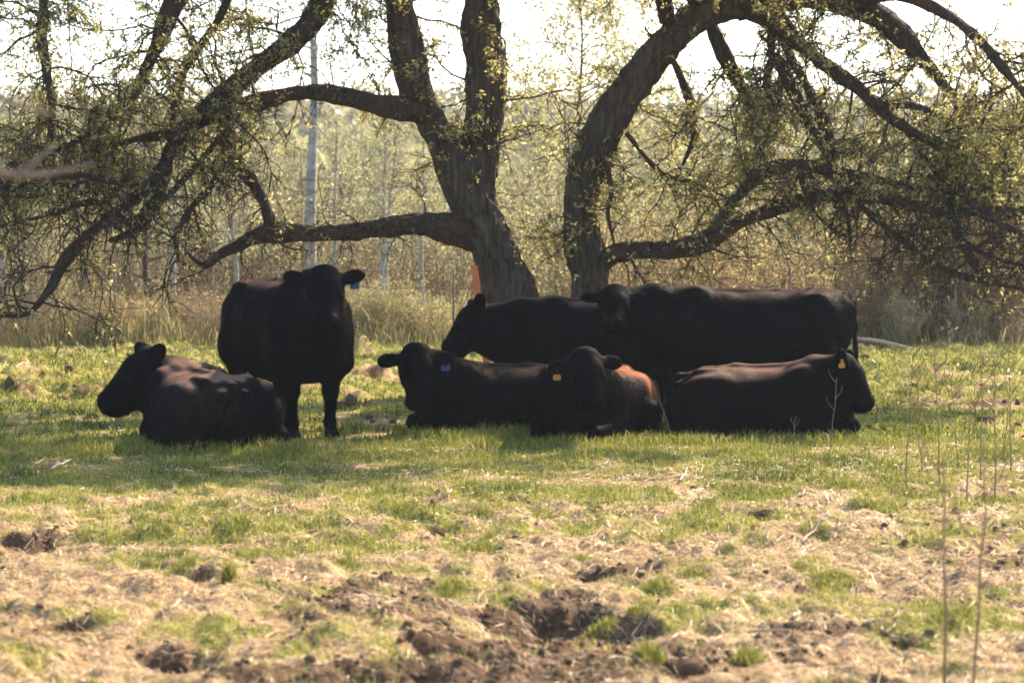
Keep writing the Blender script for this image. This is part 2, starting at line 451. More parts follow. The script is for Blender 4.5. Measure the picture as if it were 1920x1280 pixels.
gme = mesh_np("ground", np.stack([GX, GY, GZ], -1), F, M['ground'], True, {"grass": gm.ravel(), "dirt": dm.ravel()})
ground = link("ground", gme, kind="structure", label="sunlit pasture of trampled soil, straw and short grass")

# ------------------------------------------------------------------ grass, straw, clods
def blades(P, H, Wd, tint, lean, rngb):
    n = len(P)
    a = rngb.uniform(0, 2 * math.pi, n); b = rngb.uniform(0, 2 * math.pi, n)
    side = np.stack([np.cos(a), np.sin(a), 0 * a], -1) * (Wd * 0.5)[:, None]
    ln = np.stack([np.cos(b), np.sin(b), 0 * b], -1) * (H * lean)[:, None]
    up = np.zeros((n, 3)); up[:, 2] = H
    mid = P + up * 0.55 + ln * 0.30
    tip = P + up * np.clip(1 - 0.35 * lean, 0.3, 1)[:, None] + ln
    V = np.stack([P - side, P + side, mid + side * 0.8, mid - side * 0.8, tip], 1).reshape(-1, 3)
    o = np.arange(n)[:, None] * 5
    F = np.concatenate([o + np.array([[0, 1, 2]]), o + np.array([[0, 2, 3]]), o + np.array([[3, 2, 4]])], 0)
    return V, F, np.repeat(tint, 5)

def scatter_xy(n, y0, y1, pad=0.4):
    # uniform over a trapezoid as wide as the view (and a little more)
    t = rng.uniform(0, 1, n)
    k = 0.235
    ys = np.sqrt(t * (y1 ** 2 - y0 ** 2) + y0 ** 2)
    xs = rng.uniform(-1, 1, n) * (k * ys + pad)
    return xs, ys

gv, gf, gt, base = [], [], [], 0
def push(V, F, T):
    global base
    gv.append(V); gf.append(F + base); gt.append(T); base += len(V)
for (y0, y1, n, h0, h1, w) in ((7.3, 12.5, 130000, 0.012, 0.045, 0.0032), (12.5, 16.2, 120000, 0.018, 0.055, 0.0045), (16.2, 19.6, 100000, 0.014, 0.052, 0.0055), (19.6, 37.5, 190000, 0.02, 0.07, 0.011)):
    xs, ys = scatter_xy(n, y0, y1)
    g, d = masks(xs, ys)
    keep = rng.uniform(0, 1, n) < np.clip((g - 0.28) * 1.9, 0.015, 1) * (1 - 0.85 * d)
    xs, ys, g = xs[keep], ys[keep], g[keep]
    zs = G(xs, ys) - 0.004
    H = rng.uniform(h0, h1, len(xs)) * (0.6 + 0.7 * g)
    tint = np.clip(rng.normal(0.56, 0.2, len(xs)) + 0.12 * (ys < 16.2) + 0.5 * (0.55 - g) + 0.5 * (fbm(xs, ys, 1.7, 3, 71) - 0.5) * 2 - 0.02 * (ys > 20), 0, 1)
    push(*blades(np.stack([xs, ys, zs], -1), H, np.full(len(xs), w) * rng.uniform(.6, 1.4, len(xs)), tint, rng.uniform(0.1, 1.0, len(xs)), rng))
for (tx, ty, r, h) in TFT:
    n = int(420 + 5000 * r * r * 3.5)
    a = rng.uniform(0, 2 * math.pi, n); q = np.sqrt(rng.uniform(0, 1, n)) * r * rng.uniform(0.7, 1.25, n)
    xs, ys = tx + q * np.cos(a), ty + q * np.sin(a) * 1.5
    H = h * rng.uniform(0.35, 1.15, n) * (1.15 - 0.6 * np.clip(q / r, 0, 1))
    tint = np.clip(rng.normal(0.52, 0.2, n), 0, 1)
    push(*blades(np.stack([xs, ys, G(xs, ys) - 0.005], -1), H, np.full(n, 0.0045), tint, rng.uniform(0.1, 0.9, n), rng))
# taller fringe right in front of the lying cattle
xs, ys = scatter_xy(20000, 17.6, 19.5)
g, d = masks(xs, ys)
keep = (rng.uniform(0, 1, len(xs)) < 0.35 + 0.6 * (fbm(xs, ys, 2.2, 3, 83) > 0.47)) 
xs, ys = xs[keep], ys[keep]
push(*blades(np.stack([xs, ys, G(xs, ys) - 0.005], -1), rng.uniform(0.03, 0.095, len(xs)), np.full(len(xs), 0.006), np.clip(rng.normal(0.47, 0.17, len(xs)), 0, 1), rng.uniform(0.1, 0.8, len(xs)), rng))
for (u, d) in ((374, 19.35), (945, 20.6), (1106, 19.75), (1422, 19.95)):
    n = 2600
    xs = (u - 960) / FPX * d + rng.uniform(-.95, .95, n); ys = d - rng.uniform(.30, .95, n)
    push(*blades(np.stack([xs, ys, G(xs, ys) - .005], -1), rng.uniform(.05, .14, n) * (.5 + fbm(xs, ys, 4, 2, 63)), np.full(n, .006), np.clip(rng.normal(.48, .2, n), 0, 1), rng.uniform(.1, .9, n), rng))
link("grass", mesh_np("grass", np.concatenate(gv), np.concatenate(gf), M['grass'], False, {"tint": np.concatenate(gt)}), kind="stuff", label="short spring grass growing in patches over the pasture", cat="grass")

def strips(xs, ys, L, Wd, lift, tint):
    n = len(xs)
    a = rng.uniform(0, math.pi, n)
    dx, dy = np.cos(a) * L / 2, np.sin(a) * L / 2
    P0 = np.stack([xs - dx, ys - dy, G(xs - dx, ys - dy) + rng.uniform(0.001, 1, n) * lift], -1)
    P1 = np.stack([xs + dx, ys + dy, G(xs + dx, ys + dy) + rng.uniform(0.001, 1, n) * lift], -1)
    s = np.stack([-np.sin(a), np.cos(a), rng.uniform(-.8, .8, n)], -1) * (Wd / 2)[:, None]
    V = np.stack([P0 - s, P0 + s, P1 + s, P1 - s], 1).reshape(-1, 3)
    return V, np.arange(4 * n).reshape(n, 4), np.repeat(tint, 4)
sv, sf, st, sb = [], [], [], 0
for (y0, y1, n, l0, l1, w) in ((7.3, 12.5, 80000, 0.015, 0.065, 0.0026), (7.3, 13, 2500, 0.06, 0.14, 0.0034), (12.5, 16.5, 45000, 0.02, 0.08, 0.004), (16.5, 19.6, 42000, 0.03, 0.09, 0.006), (19.5, 37, 14000, 0.05, 0.14, 0.011)):
    xs, ys = scatter_xy(n, y0, y1)
    g, d = masks(xs, ys)
    keep = rng.uniform(0, 1, n) < (1 - 0.7 * g) * (1 - 0.72 * d)
    xs, ys = xs[keep], ys[keep]; m = len(xs)
    V, F, T = strips(xs, ys, rng.uniform(l0, l1, m), w * rng.uniform(.5, 1.5, m), 0.018, np.clip(rng.normal(0.55, 0.24, m), 0, 1))
    sv.append(V); sf.append(F + sb); st.append(T); sb += len(V)
link("straw", mesh_np("straw", np.concatenate(sv), np.concatenate(sf), M['straw'], False, {"tint": np.concatenate(st)}), kind="stuff", label="loose dry straw litter scattered over the trampled ground", cat="straw")

ico = np.array([(0, 0, 1), (.894, 0, .447), (.276, .851, .447), (-.724, .526, .447), (-.724, -.526, .447), (.276, -.851, .447),
                (.724, .526, -.447), (-.276, .851, -.447), (-.894, 0, -.447), (-.276, -.851, -.447), (.724, -.526, -.447), (0, 0, -1)])
icf = np.array([(0, 1, 2), (0, 2, 3), (0, 3, 4), (0, 4, 5), (0, 5, 1), (1, 6, 2), (2, 7, 3), (3, 8, 4), (4, 9, 5), (5, 10, 1),
                (6, 7, 2), (7, 8, 3), (8, 9, 4), (9, 10, 5), (10, 6, 1), (11, 7, 6), (11, 8, 7), (11, 9, 8), (11, 10, 9), (11, 6, 10)])
cv, cf, cb = [], [], 0
for (y0, y1, n, s0, s1) in ((7.3, 13.5, 16000, 0.004, 0.016), (13.5, 17, 5000, 0.01, 0.028), (20, 37, 6000, 0.015, 0.05)):
    xs, ys = scatter_xy(n, y0, y1)
    g, d = masks(xs, ys)
    keep = rng.uniform(0, 1, n) < 0.01 + 0.97 * np.clip(d * 1.3 - 0.25, 0, 1)
    xs, ys = xs[keep], ys[keep]; m = len(xs)
    s = rng.uniform(s0, s1, m) * rng.choice([0.6, 1, 1, 1.5], m)
    sh = ico[None] * rng.uniform(0.6, 1.3, (m, 12, 1)) * rng.uniform(0.6, 1.4, (m, 1, 3)) * s[:, None, None]
    sh[:, :, 2] *= 0.75
    V = sh + np.stack([xs, ys, G(xs, ys) + s * 0.25], -1)[:, None, :]
    cv.append(V.reshape(-1, 3)); cf.append((icf[None] + (np.arange(m) * 12)[:, None, None]).reshape(-1, 3) + cb); cb += m * 12
link("soil_clods", mesh_np("soil_clods", np.concatenate(cv), np.concatenate(cf), M['clod'], False), kind="stuff", label="crumbled dark soil clods strewn over the bare patches", cat="soil")

# ------------------------------------------------------------------ cattle
class Field:
    def __init__(self, lo, hi, vox):
        self.lo, self.vox = np.array(lo, float), vox
        self.n = np.ceil((np.array(hi) - self.lo) / vox).astype(int) + 1
        self.F = np.full(self.n, 1.0, np.float32)
        self.ax = [self.lo[k] + vox * np.arange(self.n[k]) for k in range(3)]
    def block(self, lo, hi):
        sl, ax = [], []
        for k in range(3):
            a = max(0, int((lo[k] - self.lo[k]) / self.vox) - 1); b = min(self.n[k], int((hi[k] - self.lo[k]) / self.vox) + 2)
            sl.append(slice(a, max(a, b))); ax.append(self.ax[k][a:max(a, b)].astype(np.float32))
        return tuple(sl), np.meshgrid(*ax, indexing='ij')
    def put(self, sl, d, k):
        f = self.F[sl]
        if k <= 0: self.F[sl] = np.minimum(f, d); return
        h = np.clip(0.5 + 0.5 * (f - d) / k, 0, 1)
        self.F[sl] = f + (d - f) * h - k * h * (1 - h)
    def cone(self, a, b, r1, r2, k=0.05):
        a, b = np.array(a, float), np.array(b, float); r = max(r1, r2) + k + 0.03
        sl, (X, Y, Z) = self.block(np.minimum(a, b) - r, np.maximum(a, b) + r)
        ba = b - a; L = ba @ ba + 1e-9
        t = np.clip(((X - a[0]) * ba[0] + (Y - a[1]) * ba[1] + (Z - a[2]) * ba[2]) / L, 0, 1)
        d = np.sqrt((X - a[0] - t * ba[0]) ** 2 + (Y - a[1] - t * ba[1]) ** 2 + (Z - a[2] - t * ba[2]) ** 2) - (r1 + (r2 - r1) * t)
        self.put(sl, d, k)
    def ell(self, c, r, R=None, k=0.05, sub=False):
        c = np.array(c, float); r = np.array(r, float); R = np.eye(3) if R is None else R
        m = r.max() + k + 0.03
        sl, (X, Y, Z) = self.block(c - m, c + m)
        q = [((X - c[0]) * R[0][i] + (Y - c[1]) * R[1][i] + (Z - c[2]) * R[2][i]) for i in range(3)]
        k0 = np.sqrt(sum((q[i] / r[i]) ** 2 for i in range(3))); k1 = np.sqrt(sum((q[i] / r[i] ** 2) ** 2 for i in range(3))) + 1e-6
        d = k0 * (k0 - 1) / k1
        if sub: self.F[sl] = np.maximum(self.F[sl], -d)
        else: self.put(sl, d, k)
    def torso(self, tab, lf=1.0, wf=1.0, bend=0.0, p=2.3):
        tab = np.array(tab, float); x0, x1 = tab[0, 0] * lf, tab[-1, 0] * lf
        sl, (X, Y, Z) = self.block((x0 - .15, -1, -.3), (x1 + .15, 1, 1.7))
        dense = np.linspace(tab[0, 0], tab[-1, 0], 200)
        ks = np.hanning(19); ks /= ks.sum()
        def ch(c):
            v = np.interp(dense, tab[:, 0], tab[:, c]); vp = np.pad(v, 9, mode='edge')
            return np.interp(X / lf, dense, np.convolve(vp, ks, 'valid'))
        top, bot, w = ch(1), ch(2), ch(3) * wf
        yc = bend * (X / lf) ** 2
        zc, h = (top + bot) / 2, (top - bot) / 2
        q = (np.abs((Y - yc) / w) ** p + np.abs((Z - zc) / h) ** p) ** (1 / p)
        d = (q - 1) * np.minimum(w, h)
        ex = np.maximum(x0 - X, X - x1)
        d = np.where(ex > 0, np.sqrt(np.maximum(d, 0) ** 2 + ex ** 2) + np.minimum(d, 0) * 0, d)
        self.put(sl, d, 0.0)
    def mesh(self):
        F = self.F; n = self.n
        s = F < 0
        c = np.zeros(n - 1, np.uint8)
        for dx in (0, 1):
            for dy in (0, 1):
                for dz in (0, 1):
                    c += s[dx:n[0] - 1 + dx, dy:n[1] - 1 + dy, dz:n[2] - 1 + dz]
        I = np.argwhere((c > 0) & (c < 8))
        idx = np.full(n - 1, -1, np.int32); idx[tuple(I.T)] = np.arange(len(I))
        acc = np.zeros((len(I), 3)); cnt = np.zeros(len(I))
        cor = [np.array((a, b, e)) for a in (0, 1) for b in (0, 1) for e in (0, 1)]
        for a in cor:
            for k in range(3):
                if a[k]: continue
                b = a.copy(); b[k] = 1
                fa = F[tuple((I + a).T)]; fb = F[tuple((I + b).T)]
                cr = (fa < 0) != (fb < 0)
                t = np.where(cr, fa / (fa - fb + 1e-12), 0)
                acc += np.where(cr[:, None], a + t[:, None] * (b - a), 0); cnt += cr
        V = self.lo + self.vox * (I + acc / cnt[:, None])
        Q = []
        for k in range(3):
            u, v = (k + 1) % 3, (k + 2) % 3
            sa = [slice(0, m) for m in n]; sb = [slice(0, m) for m in n]
            sa[k] = slice(0, n[k] - 1); sb[k] = slice(1, n[k])
            A, B = s[tuple(sa)], s[tuple(sb)]
            E = np.argwhere(A != B)
            ok = (E[:, u] > 0) & (E[:, v] > 0) & (E[:, u] < n[u] - 1) & (E[:, v] < n[v] - 1)
            E = E[ok]; flip = A[tuple(E.T)]
            eu = np.zeros(3, int); eu[u] = 1; ev = np.zeros(3, int); ev[v] = 1
            q = np.stack([idx[tuple((E - eu - ev).T)], idx[tuple((E - ev).T)], idx[tuple(E.T)], idx[tuple((E - eu).T)]], -1)
            q[~flip] = q[~flip][:, ::-1]
            Q.append(q)
        return V, np.concatenate(Q)

STAND = [(-.84, 1.17, .96, .09), (-.815, 1.235, .78, .18), (-.70, 1.292, .62, .26), (-.5, 1.308, .50, .31), (-.25, 1.29, .44, .37), (0.05, 1.28, .42, .40),
         (.3, 1.29, .43, .37), (.5, 1.31, .45, .31), (.66, 1.26, .47, .26), (.78, 1.14, .52, .19), (.86, .98, .62, .10)]
LIE = [(-.78, .30, .08, .10), (-.72, .42, .02, .22), (-.58, .56, -.04, .34), (-.35, .60, -.05, .43), (-.08, .59, -.05, .47), (.18, .595, -.05, .45),
       (.42, .63, -.04, .37), (.58, .60, -.02, .30), (.70, .50, .02, .21), (.79, .36, .06, .11)]

def unit(v): v = np.array(v, float); return v / np.linalg.norm(v)

def tag_mesh(kind, mat):
    import bmesh
    bm = bmesh.new()
    if kind == 'drop': prof = [(-.014, .0), (.014, 0), (.022, -.035), (.037, -.06), (.036, -.092), (.028, -.1), (-.028, -.1), (-.036, -.092), (-.037, -.06), (-.022, -.035)]
    else: prof = [(-.018, .0), (.018, 0), (.022, -.02), (.043, -.032), (.045, -.095), (.038, -.104), (-.038, -.104), (-.045, -.095), (-.043, -.032), (-.022, -.02)]
    f = bm.faces.new([bm.verts.new((a, 0, b)) for a, b in prof])
    r = bmesh.ops.extrude_face_region(bm, geom=[f])
    bmesh.ops.translate(bm, vec=(0, 0.005, 0), verts=[v for v in r['geom'] if isinstance(v, bmesh.types.BMVert)])
    bmesh.ops.create_cone(bm, segments=12, radius1=.011, radius2=.009, depth=.014, cap_ends=True,
                          matrix=Matrix.Translation((0, -.003, -.012)) @ Matrix.Rotation(math.pi / 2, 4, 'X'))
    bmesh.ops.recalc_face_normals(bm, faces=bm.faces)
    me = bpy.data.meshes.new("ear_tag"); bm.to_mesh(me); bm.free(); me.materials.append(mat)
    return me

def cow(label, pose, loc, head_vec, poll, hdir, hup, sc=1.0, lf=1.0, wf=1.0, zoff=0.0, tilt=0.0, bend=0.0, brown=0.15, brown_side=0.0,
        coat='coat', ears=None, tag=None, tag_ear=1, tail=True, seed=0, hs=1.0, neck_k=0.10, rump_brown=0.0, dewlap=0.0, legx=.5, earn=None, tags=.85):
    ang = math.atan2(head_vec[1], head_vec[0])
    ca, sa = math.cos(ang), math.sin(ang)
    RT = np.array([[ca, sa, 0], [-sa, ca, 0], [0, 0, 1]])
    base = np.array([loc[0], loc[1], zoff])
    tol = lambda p: RT @ (np.array(p, float) - base) / sc
    pl = tol(poll); e1 = unit(RT @ np.array(hdir, float)); e3 = RT @ np.array(hup, float)
    e3 = unit(e3 - e1 * (e3 @ e1)); e2 = np.cross(e3, e1)
    hp = lambda a, b, c: pl + hs * (e1 * a + e2 * b + e3 * c)
    RH = np.stack([e1, e2, e3], 1)
    lo = np.minimum(np.array([-1.05 * lf, -.75, -.12]), pl - .62); hi = np.maximum(np.array([.95 * lf, .75, 1.45 if pose == 'stand' else .75]), pl + .62)
    lo[2] = -.14
    fd = Field(lo, hi, 0.0165)
    tab = STAND if pose == 'stand' else LIE
    fd.torso(tab, lf, wf, bend)
    if pose == 'stand':
        for s in (-1, 1):
            fx = legx * lf
            fd.cone((fx - .02, s * .20 * wf, 1.0), (fx + .0, s * .24 * wf, .62), .15, .12, .08)
            fd.cone((fx, s * .21 * wf, .66), (fx + .02, s * .17, .38), .10, .062, .06)
            fd.cone((fx + .02, s * .17, .38), (fx + .01, s * .17, .13), .058, .043, .03)
            fd.cone((fx + .01, s * .17, .13), (fx + .04, s * .17, .05), .046, .05, .03)
            rx = -.55 * lf
            fd.cone((rx, s * .17, 1.02), (rx + .12, s * .26 * wf, .70), .20, .17, .10)
            fd.cone((rx + .06, s * .24 * wf, .74), (rx - .15, s * .19, .46), .15, .072, .08)
            fd.cone((rx - .15, s * .19, .46), (rx - .08, s * .19, .14), .062, .045, .03)
            fd.cone((rx - .08, s * .19, .14), (rx - .05, s * .19, .05), .048, .052, .03)
        for s in (-1, 1):
            fd.ell((-.50 * lf, s * .235, 1.215), (.09, .06, .055), None, .07)          # hook bones
            fd.ell((-.80 * lf, s * .10, 1.12), (.05, .045, .05), None, .05)             # pin bones
            fd.ell((.47 * lf, s * .13, 1.20), (.10, .06, .12), None, .08)              # shoulder blades
            fd.ell((legx * lf + .03, s * .17, .385), (.058, .062, .07), None, .03)      # knees
            fd.ell((-.55 * lf - .165, s * .19, .46), (.07, .05, .075), None, .03)       # hocks
            fd.ell((legx * lf, s * .17, .12), (.055, .052, .045), None, .02)           # fetlocks
        fd.cone((-.78 * lf, 0, 1.245), (-.2 * lf, 0, 1.262), .045, .04, .06); fd.cone((-.2 * lf, 0, 1.262), (.45 * lf, 0, 1.275), .04, .05, .06)
        nb_up = np.array([.48 * lf, 0, 1.14]); nb_lo = np.array([.60 * lf, 0, .86])
        tail_pts = [(-.76 * lf, 0, 1.235), (-.83 * lf, .01, 1.17), (-.83 * lf - .03, .015, .95), (-.83 * lf - .045, .02, .6), (-.83 * lf - .05, .02, .38), (-.83 * lf - .05, .02, .22)]
        tail_r = [.045, .038, .028, .024, .035, .012]
    else:
        for s in (-1, 1):
            fd.ell((-.40 * lf, s * .33, .27), (.31, .17, .27), None, .10)
            fd.ell((.40 * lf, s * .24, .33), (.20, .14, .29), None, .10)
            fd.cone((.36 * lf, s * .30, .15), (.78 * lf, s * .24, .085), .11, .07, .06)
            fd.cone((.78 * lf, s * .24, .075), (.50 * lf, s * .27, .05), .06, .045, .03)
            fd.cone((-.20 * lf, s * .44, .18), (-.50 * lf, s * .49, .09), .14, .06, .07)
            fd.cone((-.50 * lf, s * .49, .08), (-.12 * lf, s * .53, .045), .055, .045, .03)
        for s in (-1, 1):
            fd.ell((-.44 * lf, s * .21, .545), (.10, .06, .055), None, .07)
            fd.ell((-.68 * lf, s * .10, .43), (.06, .05, .05), None, .05)
            fd.ell((.38 * lf, s * .13, .565), (.11, .06, .09), None, .07)
            fd.ell((.80 * lf, s * .24, .085), (.065, .06, .07), None, .03)
        fd.cone((-.68 * lf, 0, .50), (-.2 * lf, 0, .572), .045, .04, .06); fd.cone((-.2 * lf, 0, .572), (.42 * lf, 0, .60), .04, .05, .06)
        nb_up = np.array([.42 * lf, 0, .44]); nb_lo = np.array([.55 * lf, 0, .28])
        tail_pts = [(-.72 * lf, 0, .44), (-.80 * lf, .05, .34), (-.80 * lf, .16, .16), (-.74 * lf, .28, .05), (-.62 * lf, .40, .03)]
        tail_r = [.04, .035, .026, .024, .03]
    # neck: crest, middle and throat
    mid_up = (nb_up + hp(.0, 0, -.15)) / 2 + np.array([0, 0, .015])
    fd.cone(nb_up, mid_up, .18, .165, neck_k); fd.cone(mid_up, hp(.02, 0, -.13), .165, .13, .07)
    fd.cone(nb_lo, hp(.10, 0, -.19), .25, .145, neck_k)
    if dewlap: fd.cone(nb_lo + np.array([.06, 0, -dewlap]), hp(.22, 0, -.19), .17, .10, .10)
    # head
    fd.ell(hp(.10, 0, -.085), np.array([.155, .138, .13]) * hs, RH, .04)
    fd.ell(hp(.0, 0, -.05), np.array([.078, .105, .078]) * hs, RH, .05)
    fd.cone(hp(.13, 0, -.080), hp(.36, 0, -.092), .118 * hs, .090 * hs, .04)
    fd.ell(hp(.395, 0, -.100), np.array([.068, .104, .092]) * hs, RH, .03)
    fd.cone(hp(.09, 0, -.175), hp(.35, 0, -.155), .100 * hs, .068 * hs, .04)
    for s in (-1, 1):
        fd.ell(hp(.13, s * .075, -.15), np.array([.105, .056, .10]) * hs, RH, .04)
        fd.ell(hp(.17, s * .098, -.045), np.array([.05, .03, .035]) * hs, RH, .03)
        fd.ell(hp(.455, s * .052, -.068), np.array([.024, .016, .014]) * hs, RH, 0, sub=True)
    ears = ears or {1: (.05, .9, -.22), -1: (.05, -.9, -.22)}
    earpos = {}
    for s in (-1, 1):
        ed = unit(RH @ np.array(ears[s], float)); eb = hp(.035, s * .118, -.075)
        ec = eb + ed * .098 * hs
        en = RH @ np.array((.25, 0, .97) if earn is None else (earn[0], s * earn[1], earn[2]), float)
        ez = unit(en - ed * (ed @ en))      # thin along the facing axis of the ear
        ey = np.cross(ez, ed)
        fd.cone(eb - ed * .02, eb + ed * .06, .040 * hs, .034 * hs, .03)
        fd.ell(ec, np.array([.098, .060, .021]) * hs, np.stack([ed, ey, ez], 1), .02)
        fd.ell(ec + ez * .030 * hs + ed * .01, np.array([.066, .033, .022]) * hs, np.stack([ed, ey, ez], 1), 0, sub=True)
        earpos[s] = (ec + ed * .01, ez, ed)
    if tail:
        for k in range(len(tail_pts) - 1): fd.cone(tail_pts[k], tail_pts[k + 1], tail_r[k], tail_r[k + 1], .03)
    V, Q = fd.mesh()
    # small unevenness of muscle and hair
    nz = vnoise3(V[:, 0] * 7 + 31 * seed, V[:, 1] * 7, V[:, 2] * 7, seed) - .5
    P = V[Q]; fn = np.cross(P[:, 2] - P[:, 0], P[:, 3] - P[:, 1]); 
    vn = np.zeros_like(V)
    for k in range(4): np.add.at(vn, Q[:, k], fn)
    vn /= np.linalg.norm(vn, axis=1)[:, None] + 1e-12
    body = sstep(.22, .4, np.linalg.norm(V - hp(.2, 0, -.1), axis=1))
    V = V + vn * (nz * .022 * body)[:, None]
    # sunlight painted brown into the upward-facing coat; (for some) brown flanks and rumps
    topf = sstep(.70, 1.0, vn[:, 2]) * sstep(.25, .5, V[:, 2])
    streak = fbm(V[:, 0] * 1.0 + 5 * seed, V[:, 1] * 1.2 + V[:, 2], 5.0, 3, 200 + seed)
    tint = brown * topf * (0.5 + 1.0 * streak) + brown_side * sstep(.42, .60, streak) * sstep(-.1, -.4, V[:, 0]) + rump_brown * sstep(-.15, -.5, V[:, 0]) * (0.4 + streak)
    tint = np.clip(tint, 0, 1) * body
    root = thing("cow", label, "cow", (loc[0], loc[1], zoff), ang, 1.0, "black cattle under the willows")
    bme = mesh_np("body", V * sc, Q, M[coat], True, {"tint": tint})
    bodyo = link("body", bme, root)
    # short hair standing off the coat
    area = np.linalg.norm(fn, axis=1); nh = 70000
    fi = rng.choice(len(Q), nh, p=area / area.sum())
    w4 = rng.dirichlet((1, 1, 1, 1), nh)
    hpnt = (V[Q[fi]] * w4[:, :, None]).sum(1); hn = unit_rows(vn[Q[fi, 0]]); ht = tint[Q[fi, 0]]
    flow = np.array([-.8, 0, -.55]) + rng.normal(0, .35, (nh, 3)); flow -= hn * (flow * hn).sum(1)[:, None]
    dirn = unit_rows(hn * rng.uniform(.08, .5, nh)[:, None] + flow)
    hl = rng.uniform(.012, .038, nh)[:, None]
    nearhead = sstep(.45, .15, np.linalg.norm(hpnt - hp(.12, 0, -.05), axis=1))
    hl = hl * (1 - .45 * nearhead)[:, None]
    hl = hl * (1 - .75 * np.clip(ht * 2.5, 0, 1))[:, None]           # the brown-tinted coat lies flatter
    sd = unit_rows(np.cross(dirn, hn + rng.normal(0, .4, (nh, 3)))) * .0014
    HV = np.stack([hpnt - sd, hpnt + sd, hpnt + dirn * hl], 1).reshape(-1, 3) * sc
    hob = link("coat_hair", mesh_np("coat_hair", HV, np.arange(3 * nh).reshape(nh, 3), M['hair'], False,
               {"tint": np.repeat(np.clip(ht * .9 + rng.normal(.0, .06, nh), 0, 1), 3)}), root, kind="stuff")
    # eyes
    for s in (-1, 1):
        c = hp(.185, s * .118, -.058) * sc
        em = mesh_np("eye", sphere_v * .021 * sc * hs, sphere_f, M['eye'], True)
        eo = link("eye", em, root); eo.location = c
    if tag:
        kind, mat = tag
        p, ez, ed = earpos[tag_ear]
        t = link("ear_tag", tag_mesh(kind, M[mat]), root, label=("blue plastic ear tag" if 'blue' in mat else "yellow plastic ear tag"))
        t.location = (p + ez * .012 - np.array([0, 0, .02])) * sc
        t.rotation_euler = (0, 0, -ang + random.uniform(-.25, .25)); t.scale = (tags, tags, tags)
    if pose == 'stand':
        for (x, s) in ((legx * lf + .04, 1), (legx * lf + .04, -1), (-.60 * lf, 1), (-.60 * lf, -1)):
            hv = hoof_v.copy() * sc
            ho = link("hoof", mesh_np("hoof", hv, hoof_f, M['hoof'], False), root)
            ho.location = np.array([x + .02, s * (.17 if x > 0 else .19), 0.0]) * sc
    return root

def unit_rows(a): return a / (np.linalg.norm(a, axis=1)[:, None] + 1e-12)
th = np.linspace(0, 2 * math.pi, 12, endpoint=False); ph = np.linspace(-math.pi / 2 + .01, math.pi / 2 - .01, 7)
sphere_v = np.array([(math.cos(p) * math.cos(t), math.cos(p) * math.sin(t), math.sin(p)) for p in ph for t in th])
sphere_f = np.array([(a * 12 + b, a * 12 + (b + 1) % 12, (a + 1) * 12 + (b + 1) % 12, (a + 1) * 12 + b) for a in range(6) for b in range(12)])
hv = []
for z, s in ((0, 1.0), (.03, .95), (.075, .78)):
    for k in range(14):
        a = 2 * math.pi * k / 14
        r = .064 * (1 - .28 * math.exp(-(min(abs(a), abs(a - 2 * math.pi)) / .22) ** 2))
        hv.append((math.cos(a) * r * s * 1.15 - z * .35, math.sin(a) * r * s, z))
hoof_v = np.array(hv)
hoof_f = np.array([(a * 14 + b, a * 14 + (b + 1) % 14, (a + 1) * 14 + (b + 1) % 14, (a + 1) * 14 + b) for a in range(2) for b in range(14)])

def X(u, d): return (u - 960.0) / FPX * d
DN = (0, 0, -1)
# D: the cow standing on the left, three-quarter on, facing the camera
hD = (math.sin(math.radians(27)), -math.cos(math.radians(27)))
cow("standing black cow facing the camera with a blue ear tag, left of the willow trunks", 'stand', (X(583, 20.0) - .52 * hD[0], 20.0 - .52 * hD[1]), hD,
    W(607, 507, 19.45), (.07, -.60, -.80), (.03, -.80, .60), 1.0, 1.0, 1.08, 0.0, brown=.5, tag=('sq', 'tag_blue'), tag_ear=1, seed=1, hs=1.12,
    ears={1: (-.30, .92, -.05), -1: (-.38, -.90, -.05)}, dewlap=.1)
# A: the cow behind, in profile to the left
cow("standing black cow in profile facing left, head lowered beside the orange post", 'stand', (X(1118, 22.2), 22.2), (-.985, -.17),
    W(886, 572, 21.9), (-.62, -.12, -.76), (-.75, .05, .62), .875, 1.0, 1.0, -.05, brown=.6, seed=2, hs=1.25,
    ears={1: (-.75, .55, .35), -1: (-.45, -.6, .65)}, dewlap=.24, earn=(.2, .9, .3))
# B: the cow at the right, broadside, its head turned to the camera
cow("standing black cow seen broadside, rump to the right and head turned to the camera", 'stand', (X(1410, 21.2), 21.2), (-.995, -.10),
    W(1153, 541, 20.75), (-.05, -.75, -.66), (0, -.62, .78), .935, 1.14, 1.0, -.02, brown=.45, seed=3, hs=1.02,
    ears={1: (.02, .95, -.05), -1: (.02, -.95, -.05)}, legx=.61, dewlap=.1)
# C: lying on the left, rump to the camera, head in profile
cow("lying black cow at far left, brown-tinged rump to the camera, head turned left", 'lie', (X(384, 19.3), 19.3), (-.50, .866),
    W(270, 660, 19.75), (-.72, -.14, -.68), (-.70, -.1, .72), .96, .88, 1.0, 0.0, brown=1.0, brown_side=.10, rump_brown=.08, seed=4, hs=1.3,
    ears={1: (-.85, .5, .15), -1: (-.35, -.55, .75)}, dewlap=.05, earn=(.2, .9, .3))
# E: lying, head to the camera, blue tag
cow("lying black cow facing the camera with a blue ear tag, below the lowered muzzle", 'lie', (X(945, 20.7), 20.7), (-.97, -.24),
    W(780, 656, 20.05), (.06, -.46, -.88), (.03, -.87, .5), .93, 1.0, .95, 0.0, brown=.3, tag=('sq', 'tag_blue'), tag_ear=1, seed=5, hs=1.16,
    ears={1: (.03, .95, -.12), -1: (.03, -.95, -.12)}, dewlap=.05)
